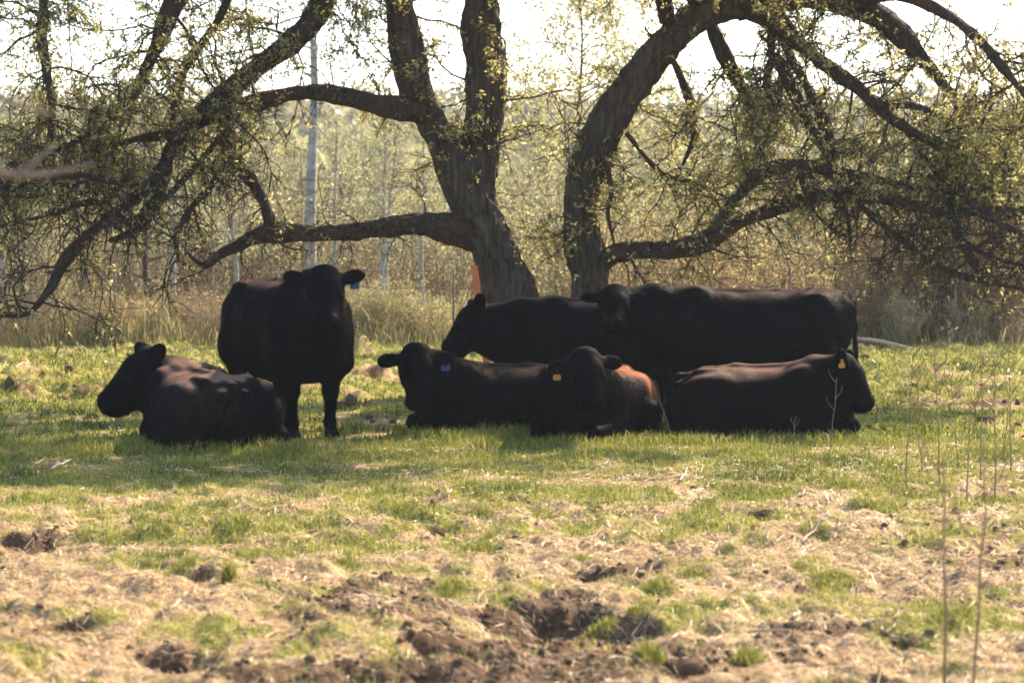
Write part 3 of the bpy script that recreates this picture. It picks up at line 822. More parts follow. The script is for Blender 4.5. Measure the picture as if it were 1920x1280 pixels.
# F: lying, head to the camera, yellow tag, brown flank
cow("lying black calf with a reddish-brown flank and yellow ear tag, facing the camera", 'lie', (X(1106, 20.05), 20.05), (-.28, -.96),
    W(1098, 663, 19.2), (.14, -.50, -.85), (.08, -.83, .54), .97, .94, .95, 0.0, brown=.6, brown_side=.8, rump_brown=.8, coat='coat_brown', tag=('drop', 'tag_yellow'), tag_ear=-1, seed=6, hs=1.05,
    ears={1: (.03, .9, -.3), -1: (.03, -.85, -.35)}, dewlap=.05)
# G: lying on the right, in profile to the right
cow("lying black cow in profile facing right with a yellow ear tag, before the broadside cow", 'lie', (X(1422, 20.0), 20.0), (.985, -.17),
    W(1594, 673, 19.75), (.50, -.12, -.82), (.85, -.1, .45), .97, .98, 1.0, 0.0, brown=.85, rump_brown=.12, tag=('drop', 'tag_yellow'), tag_ear=-1, seed=7, hs=.98,
    ears={1: (-.55, .5, .6), -1: (-.85, -.5, .2)}, dewlap=.04, earn=(.2, .9, .3), tags=.7)

# ------------------------------------------------------------------ the willows
def limb_px(rows, d0, d1):
    """rows of (u, v, radius px) become world points with radius; the depth runs from d0 to d1 along the limb"""
    n = len(rows); out = []
    for k, (u, v, r) in enumerate(rows):
        t = k / (n - 1); d = d0 + (d1 - d0) * t
        p = W(u, v, d); out.append((*p, r * .85 * d / FPX))
    return out

# gaps in the crowns through which the sun reaches some of the backs
GAPS = [np.array(p) for p in ((X(400, 19.3), 19.3, .62), (X(455, 19.1), 19.1, .55), (X(510, 18.9), 18.9, .4), (X(1175, 20.5), 20.5, .55), (X(1205, 20.7), 20.7, .4), (X(1310, 20.0), 20.0, .6),
                              (X(1380, 20.0), 20.0, .6), (X(985, 22.1), 22.1, 1.1), (X(470, 21.0), 21.0, 1.3), (X(1120, 19.4), 19.4, .68))]
SUNV = np.array(to_sun)
def in_gap(Q, r):
    hit = np.zeros(len(Q), bool)
    for p in GAPS:
        d = Q - p; d = d - (d @ SUNV)[:, None] * SUNV
        hit |= (d * d).sum(1) < r * r
    return hit
def grow(limb, acc_t, leaves, dens, leafy, lmax=1.5, droop=0.35, rg=rng, skip=0.1, up=0.0):
    """twigs on a limb: secondary branches, tertiary twigs, leaf positions along them"""
    P = limb[:, :3]; R = limb[:, 3]
    seg = np.linalg.norm(np.diff(P, axis=0), axis=1); s = np.concatenate([[0], np.cumsum(seg)]); L = s[-1]
    for _ in range(rg.poisson(5 * L)):                     # short broken stubs and knots
        k = rg.integers(0, len(P) - 1); d = rg.normal(size=3); d[2] += .4; d /= np.linalg.norm(d); ln = R[k] + rg.uniform(.02, .11); r0 = min(R[k] * .4, rg.uniform(.005, .014))
        acc_t.add(*tube(np.array([P[k], P[k] + d * ln * .6, P[k] + d * ln + rg.normal(0, .01, 3)]), [r0 * 1.3, r0, r0 * .6], 5), .4)
    n = rg.poisson(dens * L * 1.95)
    for _ in range(n):
        t = L * (skip + (1 - skip) * rg.uniform())
        k = min(len(P) - 2, int(np.searchsorted(s, t)) - 1); k = max(k, 0)
        p = P[k] + (P[k + 1] - P[k]) * rg.uniform()
        tan = P[k + 1] - P[k]; tan /= np.linalg.norm(tan) + 1e-9
        d = rg.normal(size=3); d -= tan * (d @ tan) * .8; d = d / np.linalg.norm(d) + tan * rg.uniform(0, .7); d[2] += up; d /= np.linalg.norm(d)
        ln = lmax * rg.uniform(.35, 1.0) * (0.6 + 0.4 * min(1, R[k] / .05))
        r0 = min(R[k] * .55, rg.uniform(.006, .015) * (0.6 + ln * .5))
        m = 7; pts = [p]
        q = p.copy(); dd = d.copy()
        for i_ in range(m):
            dd = dd + rg.normal(0, .28, 3) + np.array([0, 0, -droop * .22 * (i_ / m + .3)]); dd /= np.linalg.norm(dd)
            q = q + dd * ln / m; pts.append(q)
        pts = np.array(pts); rr = np.linspace(r0, .004, m + 1)
        if in_gap(pts, .26).any(): continue
        acc_t.add(*tube(pts, rr, 5, cap=False), rg.uniform(.2, .8))
        for _k in range(rg.poisson(13 * ln / .9)):
            i_ = rg.integers(1, m); p2 = pts[i_]; dd = (pts[min(i_ + 1, m)] - pts[i_ - 1]); dd /= np.linalg.norm(dd)
            dd = dd * .6 + rg.normal(0, .7, 3); dd /= np.linalg.norm(dd)
            l2 = rg.uniform(.15, .55) * min(1, .5 + ln * .5); m2 = 4; q = p2.copy(); pp = [q]
            for _j in range(m2):
                dd = dd + rg.normal(0, .3, 3) + np.array([0, 0, -droop * .2]); dd /= np.linalg.norm(dd); q = q + dd * l2 / m2; pp.append(q)
            pp = np.array(pp)
            if in_gap(pp, .22).any(): continue
            acc_t.add(*tube(pp, np.linspace(min(r0 * .55, .006), .0024, m2 + 1), 3, cap=False), rg.uniform(.2, .8))
            nl = rg.poisson(leafy * l2 * 17)
            if nl:
                a = rg.uniform(0.1, 1, nl) * m2; ii = np.minimum(a.astype(int), m2 - 1)
                c = pp[ii] + (pp[ii + 1] - pp[ii]) * (a - ii)[:, None] + rg.normal(0, .018, (nl, 3)); leaves.append(c)
        nl = rg.poisson(leafy * ln * 7)
        if nl:
            a = rg.uniform(0.15, 1, nl) * m; ii = np.minimum(a.astype(int), m - 1)
            leaves.append(pts[ii] + (pts[ii + 1] - pts[ii]) * (a - ii)[:, None] + rg.normal(0, .02, (nl, 3)))

def willow(label, base, parts, crown_limbs):
    root = thing("willow_tree", label, "tree", base)
    off = np.array(base)
    tw, lv = Acc(), []
    for (nm, rows, d0, d1, sides, bark, mat, dens, leafy, lmax, droop) in parts:
        sp = spline(limb_px(rows, d0, d1), 0.03 if nm == 'trunk' else 0.05)
        V, F = tube(sp[:, :3] - off, sp[:, 3], sides, bark * (1.7 if mat == LB else 1.15), len(rows) + int(abs(rows[0][0])))
        link(nm, mesh_np(nm, V, F, M[mat], True), root)
        if dens > 0: grow(sp, tw, lv, dens, leafy, lmax, droop, skip=.28 if mat == 'willow_bark' else .1)
    for (rows, r, dens, leafy, lmax) in crown_limbs:      # world space: limbs above the frame
        rows = np.array(rows, float); rad = np.linspace(r, .015, len(rows))
        sp = spline(np.hstack([rows, rad[:, None]]), .08)
        V, F = tube(sp[:, :3] - off, sp[:, 3], 10, .5, 3)
        link("limb", mesh_np("limb", V, F, M['limb_bark'], True), root)
        grow(sp, tw, lv, dens, leafy, lmax, .25, up=.15)
    for v in tw.V: v -= off
    link("twigs", tw.mesh("twigs", M['twig']), root, kind="stuff")
    C = np.concatenate(lv); C = C[~in_gap(C, .27)] - off
    q = 4
    C = C[rng.uniform(0, 1, len(C)) < .35 + .9 * (vnoise3(C[:, 0] * 2.2 + 50, C[:, 1] * 2.2 + 50, C[:, 2] * 2.2 + 50, 5) > .47)]     # leaves come in clumps
    rep = np.repeat(C, q, 0) + rng.normal(0, .014, (q * len(C), 3))
    V, F = leaf_quads(rep, .048, rng, .42, .2)
    cl = np.clip(np.repeat(np.repeat(rng.normal(.5, .24, len(C)), q) + rng.normal(0, .10, q * len(C)), 4), 0, 1)
    link("crown", mesh_np("crown", V, F, M['leaf'], False, {"tint": cl}), root, kind="stuff")
    print("willow", len(C) * 4, "leaves", tw.n, "twig verts")
    return root

WB, LB = 'willow_bark', 'limb_bark'
b1 = W(985, 757, 25.0); b1[2] = float(G(b1[0], 25.0))
left_parts = [
    ('trunk', [(990, 775, 66), (982, 700, 57), (972, 620, 51), (953, 540, 49), (918, 450, 49), (893, 380, 47), (888, 330, 44), (897, 270, 42), (908, 200, 40), (907, 120, 39),
               (902, 40, 38), (905, -60, 35), (925, -200, 29), (960, -380, 20), (990, -540, 9)], 25.0, 25.0, 72, 1.0, WB, 6, .7, 1.1, .3),
    ('limb', [(893, 400, 40), (868, 345, 38), (842, 295, 36), (815, 240, 35), (785, 180, 35), (765, 100, 34), (750, 20, 32), (735, -80, 28), (702, -220, 22), (645, -360, 14), (590, -480, 7)],
     24.95, 24.6, 60, 1.0, WB, 7, .8, 1.1, .3),
    ('limb', [(905, 445, 34), (860, 432, 26), (820, 424, 22), (770, 420, 21), (700, 430, 20), (620, 438, 19), (540, 436, 19), (485, 441, 17), (440, 465, 14), (405, 483, 11), (386, 496, 7), (370, 490, 4), (352, 474, 2)],
     25.0, 23.9, 36, 1.2, LB, 4.5, .12, .9, .2),
    ('limb', [(508, 432, 15), (500, 390, 15), (478, 345, 14), (448, 315, 13), (430, 285, 13), (418, 240, 12), (430, 208, 12)], 24.34, 24.2, 24, 1.2, LB, 6, .35, .9, .4),
    ('limb', [(800, 215, 26), (755, 205, 21), (715, 198, 18), (660, 183, 17), (600, 174, 17), (540, 178, 15), (480, 192, 14), (430, 206, 12), (390, 226, 9), (350, 250, 6)], 24.7, 24.1, 30, 1.1, LB, 4, .6, 1.0, .4),
    ('limb', [(716, -185, 24), (672, -110, 23), (622, -35, 22), (596, 25, 21), (550, 75, 21), (490, 120, 20), (440, 163, 19), (390, 205, 18), (345, 242, 18), (318, 285, 16), (305, 335, 14), (288, 382, 12), (255, 430, 8), (205, 452, 5)],
     24.6, 23.7, 34, 1.1, LB, 6, .55, 1.5, .5),
    ('limb', [(312, 310, 13), (270, 358, 13), (228, 392, 13), (185, 425, 14), (145, 458, 13), (115, 500, 10), (92, 545, 8), (55, 586, 6), (5, 592, 5), (-70, 590, 4)], 23.8, 23.0, 24, 1.2, LB, 6, .10, 1.3, .6),
    ('limb', [(645, -340, 16), (510, -230, 20), (420, -130, 19), (365, -60, 18), (330, 0, 17), (300, 70, 16), (275, 130, 14), (255, 172, 12), (222, 212, 9), (160, 255, 6), (90, 290, 4)], 24.5, 23.4, 28, 1.1, LB, 6, .75, 1.5, .5),
    ('limb', [(470, -180, 11), (440, -40, 11), (415, 25, 11), (378, 82, 10), (346, 130, 9), (328, 200, 7), (322, 260, 4)], 24.3, 25.0, 20, 1.0, LB, 5, .7, 1.1, .5),
    ('limb', [(200, -210, 15), (120, -120, 14), (88, -30, 13), (78, 50, 12), (84, 110, 12), (95, 170, 11), (98, 230, 8), (80, 300, 6), (20, 350, 4)], 23.8, 23.2, 22, 1.0, LB, 7, .7, 1.5, .5),
    ('limb', [(415, -125, 14), (300, -190, 15), (200, -210, 14), (60, -200, 12), (-80, -150, 9), (-200, -60, 5)], 24.3, 23.4, 18, 1.0, LB, 6, .8, 1.5, .5),
    ('limb', [(310, 330, 8), (240, 345, 8), (150, 330, 7), (60, 340, 6), (-40, 370, 4)], 23.75, 22.6, 16, 1.0, LB, 7, .16, 1.5, .6),
    ('limb', [(335, 250, 9), (250, 262, 8), (160, 285, 7), (70, 280, 6), (-40, 300, 4)], 23.9, 24.8, 16, 1.0, LB, 6, .3, 1.4, .5),
    ('limb', [(255, 430, 7), (180, 380, 6), (100, 400, 5), (20, 420, 4), (-60, 430, 3)], 23.7, 24.6, 14, 1.0, LB, 6, .12, 1.3, .6),
    ('limb', [(430, 285, 8), (395, 350, 7), (350, 400, 6), (330, 450, 5), (335, 490, 4)], 24.2, 23.6, 14, 1.0, LB, 7, .15, .9, .4),
    ('limb', [(420, 250, 6), (360, 320, 6), (310, 372, 5), (270, 400, 4), (200, 420, 3)], 24.2, 23.2, 12, 1.0, LB, 6, .2, .9, .5),
]
crown1 = [([(-1.0, 24.6, 4.6), (-2.0, 23.6, 5.2), (-3.0, 22.6, 5.3), (-4.4, 21.8, 4.9)], .10, 5, 1.0, 1.4),
          ([(-.2, 25.0, 5.2), (-.7, 24.0, 5.7), (-1.2, 22.8, 5.8), (-1.6, 21.6, 5.4)], .08, 3, .6, 1.2),
          ([(0, 25, 5.4), (.3, 23.6, 5.2), (.5, 22.4, 5.1), (.4, 20.8, 4.7)], .06, 7, 1.3, 1.2),
          ([(-2.0, 23.6, 5.2), (-2.6, 22.4, 5.6), (-3.0, 21.4, 5.3)], .06, 4, .8, 1.2)]
willow("big willow with a leaning trunk that forks, left of the pair", tuple(b1), left_parts, crown1)

b2 = W(1108, 745, 25.4); b2[2] = float(G(b2[0], 25.4))
right_parts = [
    ('trunk', [(1114, 760, 58), (1109, 690, 50), (1105, 620, 45), (1106, 540, 43), (1104, 490, 43), (1094, 440, 36), (1090, 395, 33), (1097, 340, 35), (1112, 285, 37), (1140, 232, 39), (1172, 182, 38),
               (1205, 132, 36), (1236, 92, 34), (1275, 55, 33), (1330, 25, 31), (1400, 5, 28)], 25.4, 25.1, 72, 1.0, WB, 6, .8, 1.0, .3),
    ('limb', [(1380, 12, 27), (1450, 0, 25), (1525, -8, 23), (1600, 8, 21), (1655, 36, 19), (1705, 82, 17), (1750, 135, 14), (1790, 190, 11), (1825, 255, 8), (1850, 330, 5)], 25.2, 24.3, 28, 1.1, LB, 7, .8, 1.4, .5),
    ('limb', [(1390, 8, 22), (1455, 42, 21), (1495, 80, 20), (1535, 112, 19), (1575, 142, 17), (1615, 172, 15), (1645, 202, 12), (1690, 235, 9), (1750, 270, 7), (1830, 310, 4)], 25.1, 24.0, 28, 1.1, LB, 7, .7, 1.4, .5),
    ('limb', [(1440, -60, 13), (1443, 0, 13), (1445, 60, 12), (1447, 110, 11), (1437, 150, 8), (1444, 205, 7), (1438, 250, 5), (1425, 300, 3)], 25.2, 24.8, 18, 1.1, LB, 6, .7, .9, .4),
    ('limb', [(1450, 105, 11), (1475, 140, 11), (1492, 180, 11), (1508, 220, 11), (1530, 255, 12), (1550, 290, 9), (1565, 340, 6)], 25.0, 24.4, 18, 1.2, LB, 7, .5, .9, .4),
    ('limb', [(1465, 55, 11), (1482, 105, 11), (1505, 150, 11), (1530, 195, 11), (1548, 235, 13), (1556, 275, 10), (1560, 310, 6)], 25.1, 24.6, 18, 1.2, LB, 6, .5, .9, .4),
    ('limb', [(1325, 35, 15), (1348, 85, 13), (1372, 132, 13), (1396, 180, 12), (1412, 225, 9), (1420, 285, 6), (1410, 330, 3)], 25.2, 25.4, 18, 1.1, LB, 6, .7, .9, .4),
    ('limb', [(1098, 515, 30), (1135, 482, 21), (1185, 470, 18), (1240, 470, 18), (1300, 461, 18), (1345, 440, 18), (1390, 416, 17), (1440, 396, 16), (1490, 380, 15), (1540, 368, 14), (1600, 365, 12), (1660, 372, 11),
              (1720, 388, 10), (1785, 398, 9), (1855, 394, 8), (1940, 390, 6)], 25.3, 23.8, 36, 1.1, LB, 8, .2, 1.2, .4),
    ('limb', [(1335, 442, 16), (1358, 405, 17), (1384, 366, 15), (1410, 337, 13), (1442, 317, 12), (1500, 310, 11), (1560, 320, 10), (1625, 332, 9), (1700, 350, 8), (1790, 352, 6), (1880, 370, 4)], 24.8, 24.2, 26, 1.1, LB, 7, .5, 1.3, .4),
    ('limb', [(1560, 368, 9), (1585, 398, 6), (1593, 440, 5), (1594, 462, 4)], 24.3, 24.1, 10, 1.0, LB, 6, .1, .6, .3),
    ('limb', [(1500, 320, 5), (1513, 368, 5), (1540, 412, 4), (1588, 446, 4)], 24.3, 24.0, 10, 1.0, LB, 5, .1, .6, .3),
    ('limb', [(1600, 366, 8), (1642, 410, 6), (1700, 456, 6), (1752, 496, 6), (1800, 516, 5), (1855, 531, 4), (1940, 546, 3)], 24.2, 23.4, 12, 1.0, LB, 9, .07, 1.0, .3),
    ('limb', [(1775, 345, 8), (1782, 385, 8), (1792, 432, 8), (1812, 472, 8), (1826, 494, 9), (1832, 506, 4)], 24.2, 23.6, 14, 1.4, LB, 9, .1, .9, .3),
    ('limb', [(1798, 448, 6), (1860, 482, 5), (1935, 498, 4), (2010, 500, 3)], 23.9, 23.2, 10, 1.0, LB, 9, .1, .9, .4),
    ('limb', [(1740, 330, 8), (1800, 372, 7), (1855, 412, 6), (1935, 442, 5), (2020, 450, 3)], 24.3, 23.3, 12, 1.0, LB, 9, .15, 1.2, .4),
    ('limb', [(1690, 225, 9), (1730, 290, 8), (1775, 345, 8), (1840, 385, 7), (1930, 420, 5)], 24.2, 24.8, 14, 1.0, LB, 7, .35, 1.4, .5),
    ('limb', [(1600, 8, 14), (1680, -10, 13), (1760, 20, 12), (1830, 70, 10), (1890, 140, 8), (1950, 220, 5)], 24.7, 23.6, 18, 1.0, LB, 8, .8, 1.4, .5),
    ('limb', [(1645, 195, 8), (1720, 200, 8), (1800, 230, 7), (1880, 250, 6), (1960, 290, 4)], 24.3, 25.3, 14, 1.0, LB, 9, .7, 1.4, .5),
    ('limb', [(1122, 270, 6), (1140, 320, 5), (1146, 360, 5), (1140, 400, 5), (1148, 440, 4), (1152, 462, 3)], 25.0, 24.9, 10, 1.0, LB, 6, .3, .5, .5),
    ('limb', [(1175, 250, 7), (1215, 300, 6), (1250, 330, 5), (1310, 345, 4), (1360, 370, 3)], 25.0, 25.6, 10, 1.0, LB, 8, .7, 1.1, .5),
    ('limb', [(1260, 110, 9), (1290, 180, 7), (1300, 250, 6), (1280, 310, 4)], 25.1, 25.5, 12, 1.0, LB, 8, .7, 1.0, .5),
]
crown2 = [([(1.9, 25.1, 4.1), (2.2, 24.0, 5.0), (2.8, 22.8, 5.4), (3.4, 21.4, 5.0)], .11, 7, 1.4, 1.4),
          ([(1.6, 25.1, 3.9), (1.4, 24.3, 4.9), (1.5, 23.2, 5.5), (1.5, 21.2, 5.2)], .09, 7, 1.4, 1.4),
          ([(3.4, 24.8, 4.1), (4.1, 23.7, 4.8), (4.8, 22.5, 4.9)], .08, 6, 1.3, 1.3),
          ([(2.2, 24.0, 5.0), (2.0, 22.8, 5.7), (2.4, 20.8, 5.2)], .06, 9, 1.5, 1.4)]
willow("willow with a curved trunk arching to the right, right of the pair", tuple(b2), right_parts, crown2)

# ------------------------------------------------------------------ plants beyond the pasture
def make_tree(h, seed, leaf_n, leaf_s, bark, leafm, trunk_r=.06, spread=.28, low=.35, fuzz=.12):
    rg = np.random.default_rng(seed)
    tr = Acc(); C = []
    n = 12; z = np.linspace(-.1, h, n)
    bx = np.cumsum(rg.normal(0, .035, n)) * h / 6; by = np.cumsum(rg.normal(0, .035, n)) * h / 6; bx -= bx[0]; by -= by[0]
    P = np.stack([bx, by, z], -1); R = trunk_r * (1 - .82 * z.clip(0) / h)
    tr.add(*tube(P, R, 10, .3, seed, cap=False))
    for k in range(int(34)):
        t = rg.uniform(low, .98); i_ = int(t * (n - 1)); p = P[i_] + (P[min(i_ + 1, n - 1)] - P[i_]) * rg.uniform()
        a = rg.uniform(0, 2 * math.pi); ln = spread * h * (1.05 - t * .75) * rg.uniform(.5, 1.1)
        d = np.array([math.cos(a), math.sin(a), rg.uniform(.2, 1.1)]); d /= np.linalg.norm(d)
        pts = [p]; q = p
        for _ in range(5):
            d = d + rg.normal(0, .22, 3); d /= np.linalg.norm(d); q = q + d * ln / 5; pts.append(q)
        pts = np.array(pts); tr.add(*tube(pts, np.linspace(R[i_] * .4 + .004, .003, 6), 4, cap=False))
        for _ in range(4):
            p2 = pts[rg.integers(2, 6)]; d2 = rg.normal(size=3); d2[2] += .3; d2 /= np.linalg.norm(d2); e = p2 + d2 * ln * .35
            tr.add(*tube(np.array([p2, (p2 + e) / 2 + rg.normal(0, .03, 3), e]), [.006, .004, .002], 3, cap=False))
            m = leaf_n // 160 + 1
            C.append(p2 + (e - p2) * rg.uniform(0, 1.1, (m, 1)) + rg.normal(0, .09, (m, 3)))
        m = leaf_n // 60 + 1
        C.append(pts[rg.integers(1, 6, m)] + rg.normal(0, fuzz, (m, 3)))
    C = np.concatenate(C)
    V, F = leaf_quads(C, leaf_s, rg, .55)
    tint = np.repeat(np.clip(rg.normal(.5, .24, len(C)), 0, 1), 4)
    return (tr.mesh("trunk", M[bark]), mesh_np("crown", V, F, M[leafm], False, {"tint": tint}))

def make_shrub(h, seed, stems, leaf_n, leaf_s, leafm, spread=.5, lean=0.0, stemm='stem'):
    rg = np.random.default_rng(seed)
    tr = Acc(); C = []
    for k in range(stems):
        a = rg.uniform(0, 2 * math.pi); sp = rg.uniform(.1, 1) * spread
        d = np.array([math.cos(a) * sp + lean, math.sin(a) * sp, 1.0]); d /= np.linalg.norm(d)
        q = np.array([math.cos(a), math.sin(a), 0]) * rg.uniform(0, .18 * h) + np.array([0, 0, -.05]); L = h * rg.uniform(.6, 1.12); pts = [q]
        for _ in range(7):
            d = d + rg.normal(0, .10, 3); d /= np.linalg.norm(d); q = q + d * L / 7; pts.append(q)
        pts = np.array(pts); r0 = rg.uniform(.008, .02) * (h / 2.5) ** .5
        tr.add(*tube(pts, np.linspace(r0, .003, 8), 4, cap=False))
        for _ in range(11):
            i_ = rg.integers(1, 8); p2 = pts[i_]; d2 = (pts[i_] - pts[i_ - 1]); d2 = d2 / np.linalg.norm(d2) + rg.normal(0, .5, 3); d2 /= np.linalg.norm(d2)
            e = p2 + d2 * h * rg.uniform(.08, .24); mid = (p2 + e) / 2 + rg.normal(0, .03, 3)
            tr.add(*tube(np.array([p2, mid, e]), [.006, .0045, .002], 3, cap=False))
            m = rg.poisson(leaf_n / stems / 11)
            if m: C.append(p2 + (e - p2) * rg.uniform(0, 1.1, (m, 1)) + rg.normal(0, .05, (m, 3)))
    C = np.concatenate(C)
    V, F = leaf_quads(C, leaf_s, rg, .5)
    return (tr.mesh("stems", M[stemm]), mesh_np("foliage", V, F, M[leafm], False, {"tint": np.repeat(np.clip(rg.normal(.5, .25, len(C)), 0, 1), 4)}))

def place(kind, name, meshes, x, y, sc, rz, label, cat, group):
    t = thing(name, label, cat, (x, y, float(G(x, y)) - .03), rz, sc, group)
    for nm, me in zip(kind, meshes): link(nm, me, t)
    return t

T_BIRCH = [make_tree(5.5, 300 + k, 1100, .06, 'birch', 'leaf_bg', .085, .24, .4) for k in range(3)]
T_DARK = [make_tree(5.0, 320 + k, 3200, .065, 'dark_trunk', 'leaf_dull', .07, .28, .22) for k in range(3)]
T_GREEN = [make_tree(4.6, 340 + k, 5400, .065, 'dark_trunk', 'leaf_bg', .06, .30, .18) for k in range(3)]
S_GOLD = [make_shrub(2.6, 360 + k, 30, 2600, .048, 'leaf_gold', .42) for k in range(3)]
S_GREEN = [make_shrub(2.4, 380 + k, 28, 3600, .055, 'leaf_bg', .45) for k in range(3)]
S_BARE = [make_shrub(2.7, 400 + k, 40, 650, .06, 'leaf_dull', .5, .12) for k in range(3)]
S_LOW = [make_shrub(1.0, 420 + k, 34, 2600, .032, 'leaf_low', .55, 0, 'dry_stem') for k in range(2)]
S_DRY = [make_shrub(1.0, 430 + k, 50, 1500, .030, 'leaf_gold', .55, 0, 'dry_stem') for k in range(3)]
TK, SK = ("trunk", "crown"), ("stems", "foliage")
rb = np.random.default_rng(99)

# the tall grey trunk and the pale trunks of the thicket on the left
def pale(u, d, h, sc, lab, m=0, r=0):
    place(TK, "birch_tree", T_BIRCH[m], X(u, d), d, sc, rb.uniform(0, 6.28), lab, "tree", "pale trunked trees in the thicket")
big = make_tree(8.0, 501, 120, .07, 'birch', 'leaf_bg', .125, .10, .55)
place(TK, "birch_tree", big, X(582, 43), 43, 1.0, .4, "tall straight pale grey trunk rising behind the standing cow's head", "tree", "pale trunked trees in the thicket")
pale(322, 39.4, 5, 0.72, "pale trunk left of the standing cow, below the drooping willow branches", 0)
pale(612, 40.5, 5, 0.68, "slim pale trunk just right of the tall grey trunk", 1)
pale(705, 39.2, 5, 0.65, "left of two white trunks between the standing cow and the willow", 1)
pale(731, 39.6, 5, 0.68, "right of two white trunks between the standing cow and the willow", 2)
pale(788, 41, 5, 0.65, "faint pale trunk nearest the leaning willow trunk", 0)
pale(436, 41, 5, 0.65, "slim pale trunk above the standing cow's rump", 2)
pale(10, 40, 5, 0.65, "grey trunk at the left edge of the thicket", 1)
place(TK, "dark_tree", T_DARK[0], X(42, 38.5), 38.5, .75, 1.0, "dark trunk at the far left behind the drooping limb", "tree", "dark trees in the thicket")
place(TK, "dark_tree", T_DARK[1], X(272, 40), 40, .75, 2.0, "dark trunk left of the pale trunk in the thicket", "tree", "dark trees in the thicket")
leafy = make_tree(5.9, 555, 7500, .06, 'dark_trunk', 'leaf_pale', .05, .55, .45, .26)
place(TK, "leafy_tree", leafy, X(1090, 38), 38, 1.0, 1.2, "slender tree with pale new leaves against the sky between the willows", "tree", None)

MARKS = [(70, "at the far left edge"), (170, "above the far-left cow's muzzle"), (260, "above the far-left cow's ears"), (360, "left of the standing cow"), (450, "above the standing cow's rump"),
         (540, "above the standing cow's back"), (640, "above the standing cow's head"), (710, "just right of the standing cow"), (790, "above the blue-tagged lying cow"), (880, "just left of the leaning trunk"),
         (960, "behind the leaning trunk"), (1060, "between the two willow trunks"), (1130, "behind the curved trunk"), (1200, "just right of the curved trunk"), (1280, "above the broadside cow's shoulder"),
         (1360, "above the broadside cow's ribs"), (1440, "above the broadside cow's loin"), (1520, "above the broadside cow's hips"), (1600, "above the broadside cow's tail"), (1680, "behind the fallen branch"),
         (1750, "right of the fallen branch"), (1830, "toward the right edge"), (9999, "at the far right edge")]
def where(u):
    return next(t for m, t in MARKS if u < m)
USED = set()
def unique(label, u, d):
    t = label + " " + where(u)
    for q in ("second", "third", "fourth"):
        if t not in USED: break
        t = "%s %s %s" % (q, label, where(u))
    USED.add(t); return t

def row(n, d0, d1, u0, u1, pool, kind, name, label, cat, group, s0, s1):
    for k in range(n):
        d = rb.uniform(d0, d1); u = u0 + (u1 - u0) * (k + rb.uniform(.1, .9)) / n
        x = X(u, d)
        place(kind, name, pool[rb.integers(len(pool))], x, d, rb.uniform(s0, s1), rb.uniform(0, 6.28), unique(label, u, d), cat, group)

row(16, 38.5, 43, 1130, 1960, S_GOLD, SK, "willow_shrub", "golden-brown twiggy shrub", "shrub", "golden shrubs on the right", .62, .95)
row(10, 38.0, 40, 1580, 1980, S_BARE, SK, "bare_shrub", "bare brown slanting shrub", "shrub", "bare shrubs on the right", .75, 1.15)
row(12, 43, 50, 1000, 1980, S_GREEN, SK, "green_shrub", "yellow-green shrub behind the golden ones", "shrub", "green shrubs on the right", .95, 1.4)
row(12, 41.5, 48, -60, 860, S_BARE, SK, "thicket_shrub", "sparse brown shrub among the trunks", "shrub", "sparse shrubs on the left", .5, .95)
row(9, 44, 52, -60, 1060, S_GREEN, SK, "leafy_shrub", "yellow-green leafy shrub among the trunks", "shrub", "leafy shrubs on the left", .8, 1.35)
row(8, 37.3, 38.6, 640, 850, S_LOW, SK, "low_bush", "low light green bush", "bush", "low green bushes", .7, 1.0)
row(13, 37.0, 38.6, -30, 470, S_DRY, SK, "dry_bush", "dry straw-coloured bush in the tall grass", "bush", "dry bushes in the tall grass", .6, 1.0)
row(7, 37.3, 38.8, 1640, 1960, S_LOW, SK, "low_bush", "low bush at the meadow edge", "bush", "low bushes on the right", .6, 1.0)
row(16, 50, 62, -80, 1000, T_DARK, TK, "grey_tree", "dull grey-green tree deep in the thicket", "tree", "dull trees in the left thicket", .6, .85)
row(10, 52, 66, -80, 1000, T_GREEN, TK, "spring_tree", "fresh yellow-green tree behind the thicket", "tree", "fresh green trees on the left", .65, .92)
row(12, 52, 68, 980, 2000, T_GREEN, TK, "spring_tree", "fresh yellow-green tree behind the thicket", "tree", "fresh green trees on the right", .65, .92)
row(10, 56, 72, 960, 2000, T_DARK, TK, "grey_tree", "dull grey-green tree deep in the thicket", "tree", "dull trees in the right thicket", .65, .9)
row(34, 70, 104, -100, 2020, T_DARK, TK, "grey_tree", "hazy grey tree on the rising ground", "tree", "trees on the rising ground", .85, 1.08)
row(30, 70, 104, -100, 2020, T_GREEN, TK, "spring_tree", "hazy yellow-green tree on the rising ground", "tree", "green trees on the rising ground", .85, 1.08)

# the wood on the far hill: one mass
n = 2600
wy = rng.uniform(108, 320, n); wx = rng.uniform(-.30, .30, n) * wy + rng.normal(0, 4, n)
wz = macro(wx, wy); wh = rng.uniform(4.0, 7.0, n)
m = 70
t_ = rng.uniform(.1, 1, (n, m)); a = rng.uniform(0, 2 * math.pi, (n, m)); rr = np.sqrt(rng.uniform(0, 1, (n, m))) * (1.7 * np.sin(np.clip(t_, .1, .97) * math.pi) ** .6)
C = np.stack([wx[:, None] + rr * np.cos(a), wy[:, None] + rr * np.sin(a), wz[:, None] + t_ * wh[:, None]], -1).reshape(-1, 3)
V, F = leaf_quads(C, .62, rng, .6)
tint = np.repeat(np.clip(np.repeat(rng.normal(.4, .22, n), m) + rng.normal(0, .1, n * m), 0, 1), 4)
wood = link("far_wood", mesh_np("far_wood", V, F, M['leaf_wood'], False, {"tint": tint}), kind="stuff", label="hazy far-off wood covering the low hill on the skyline", cat="wood")

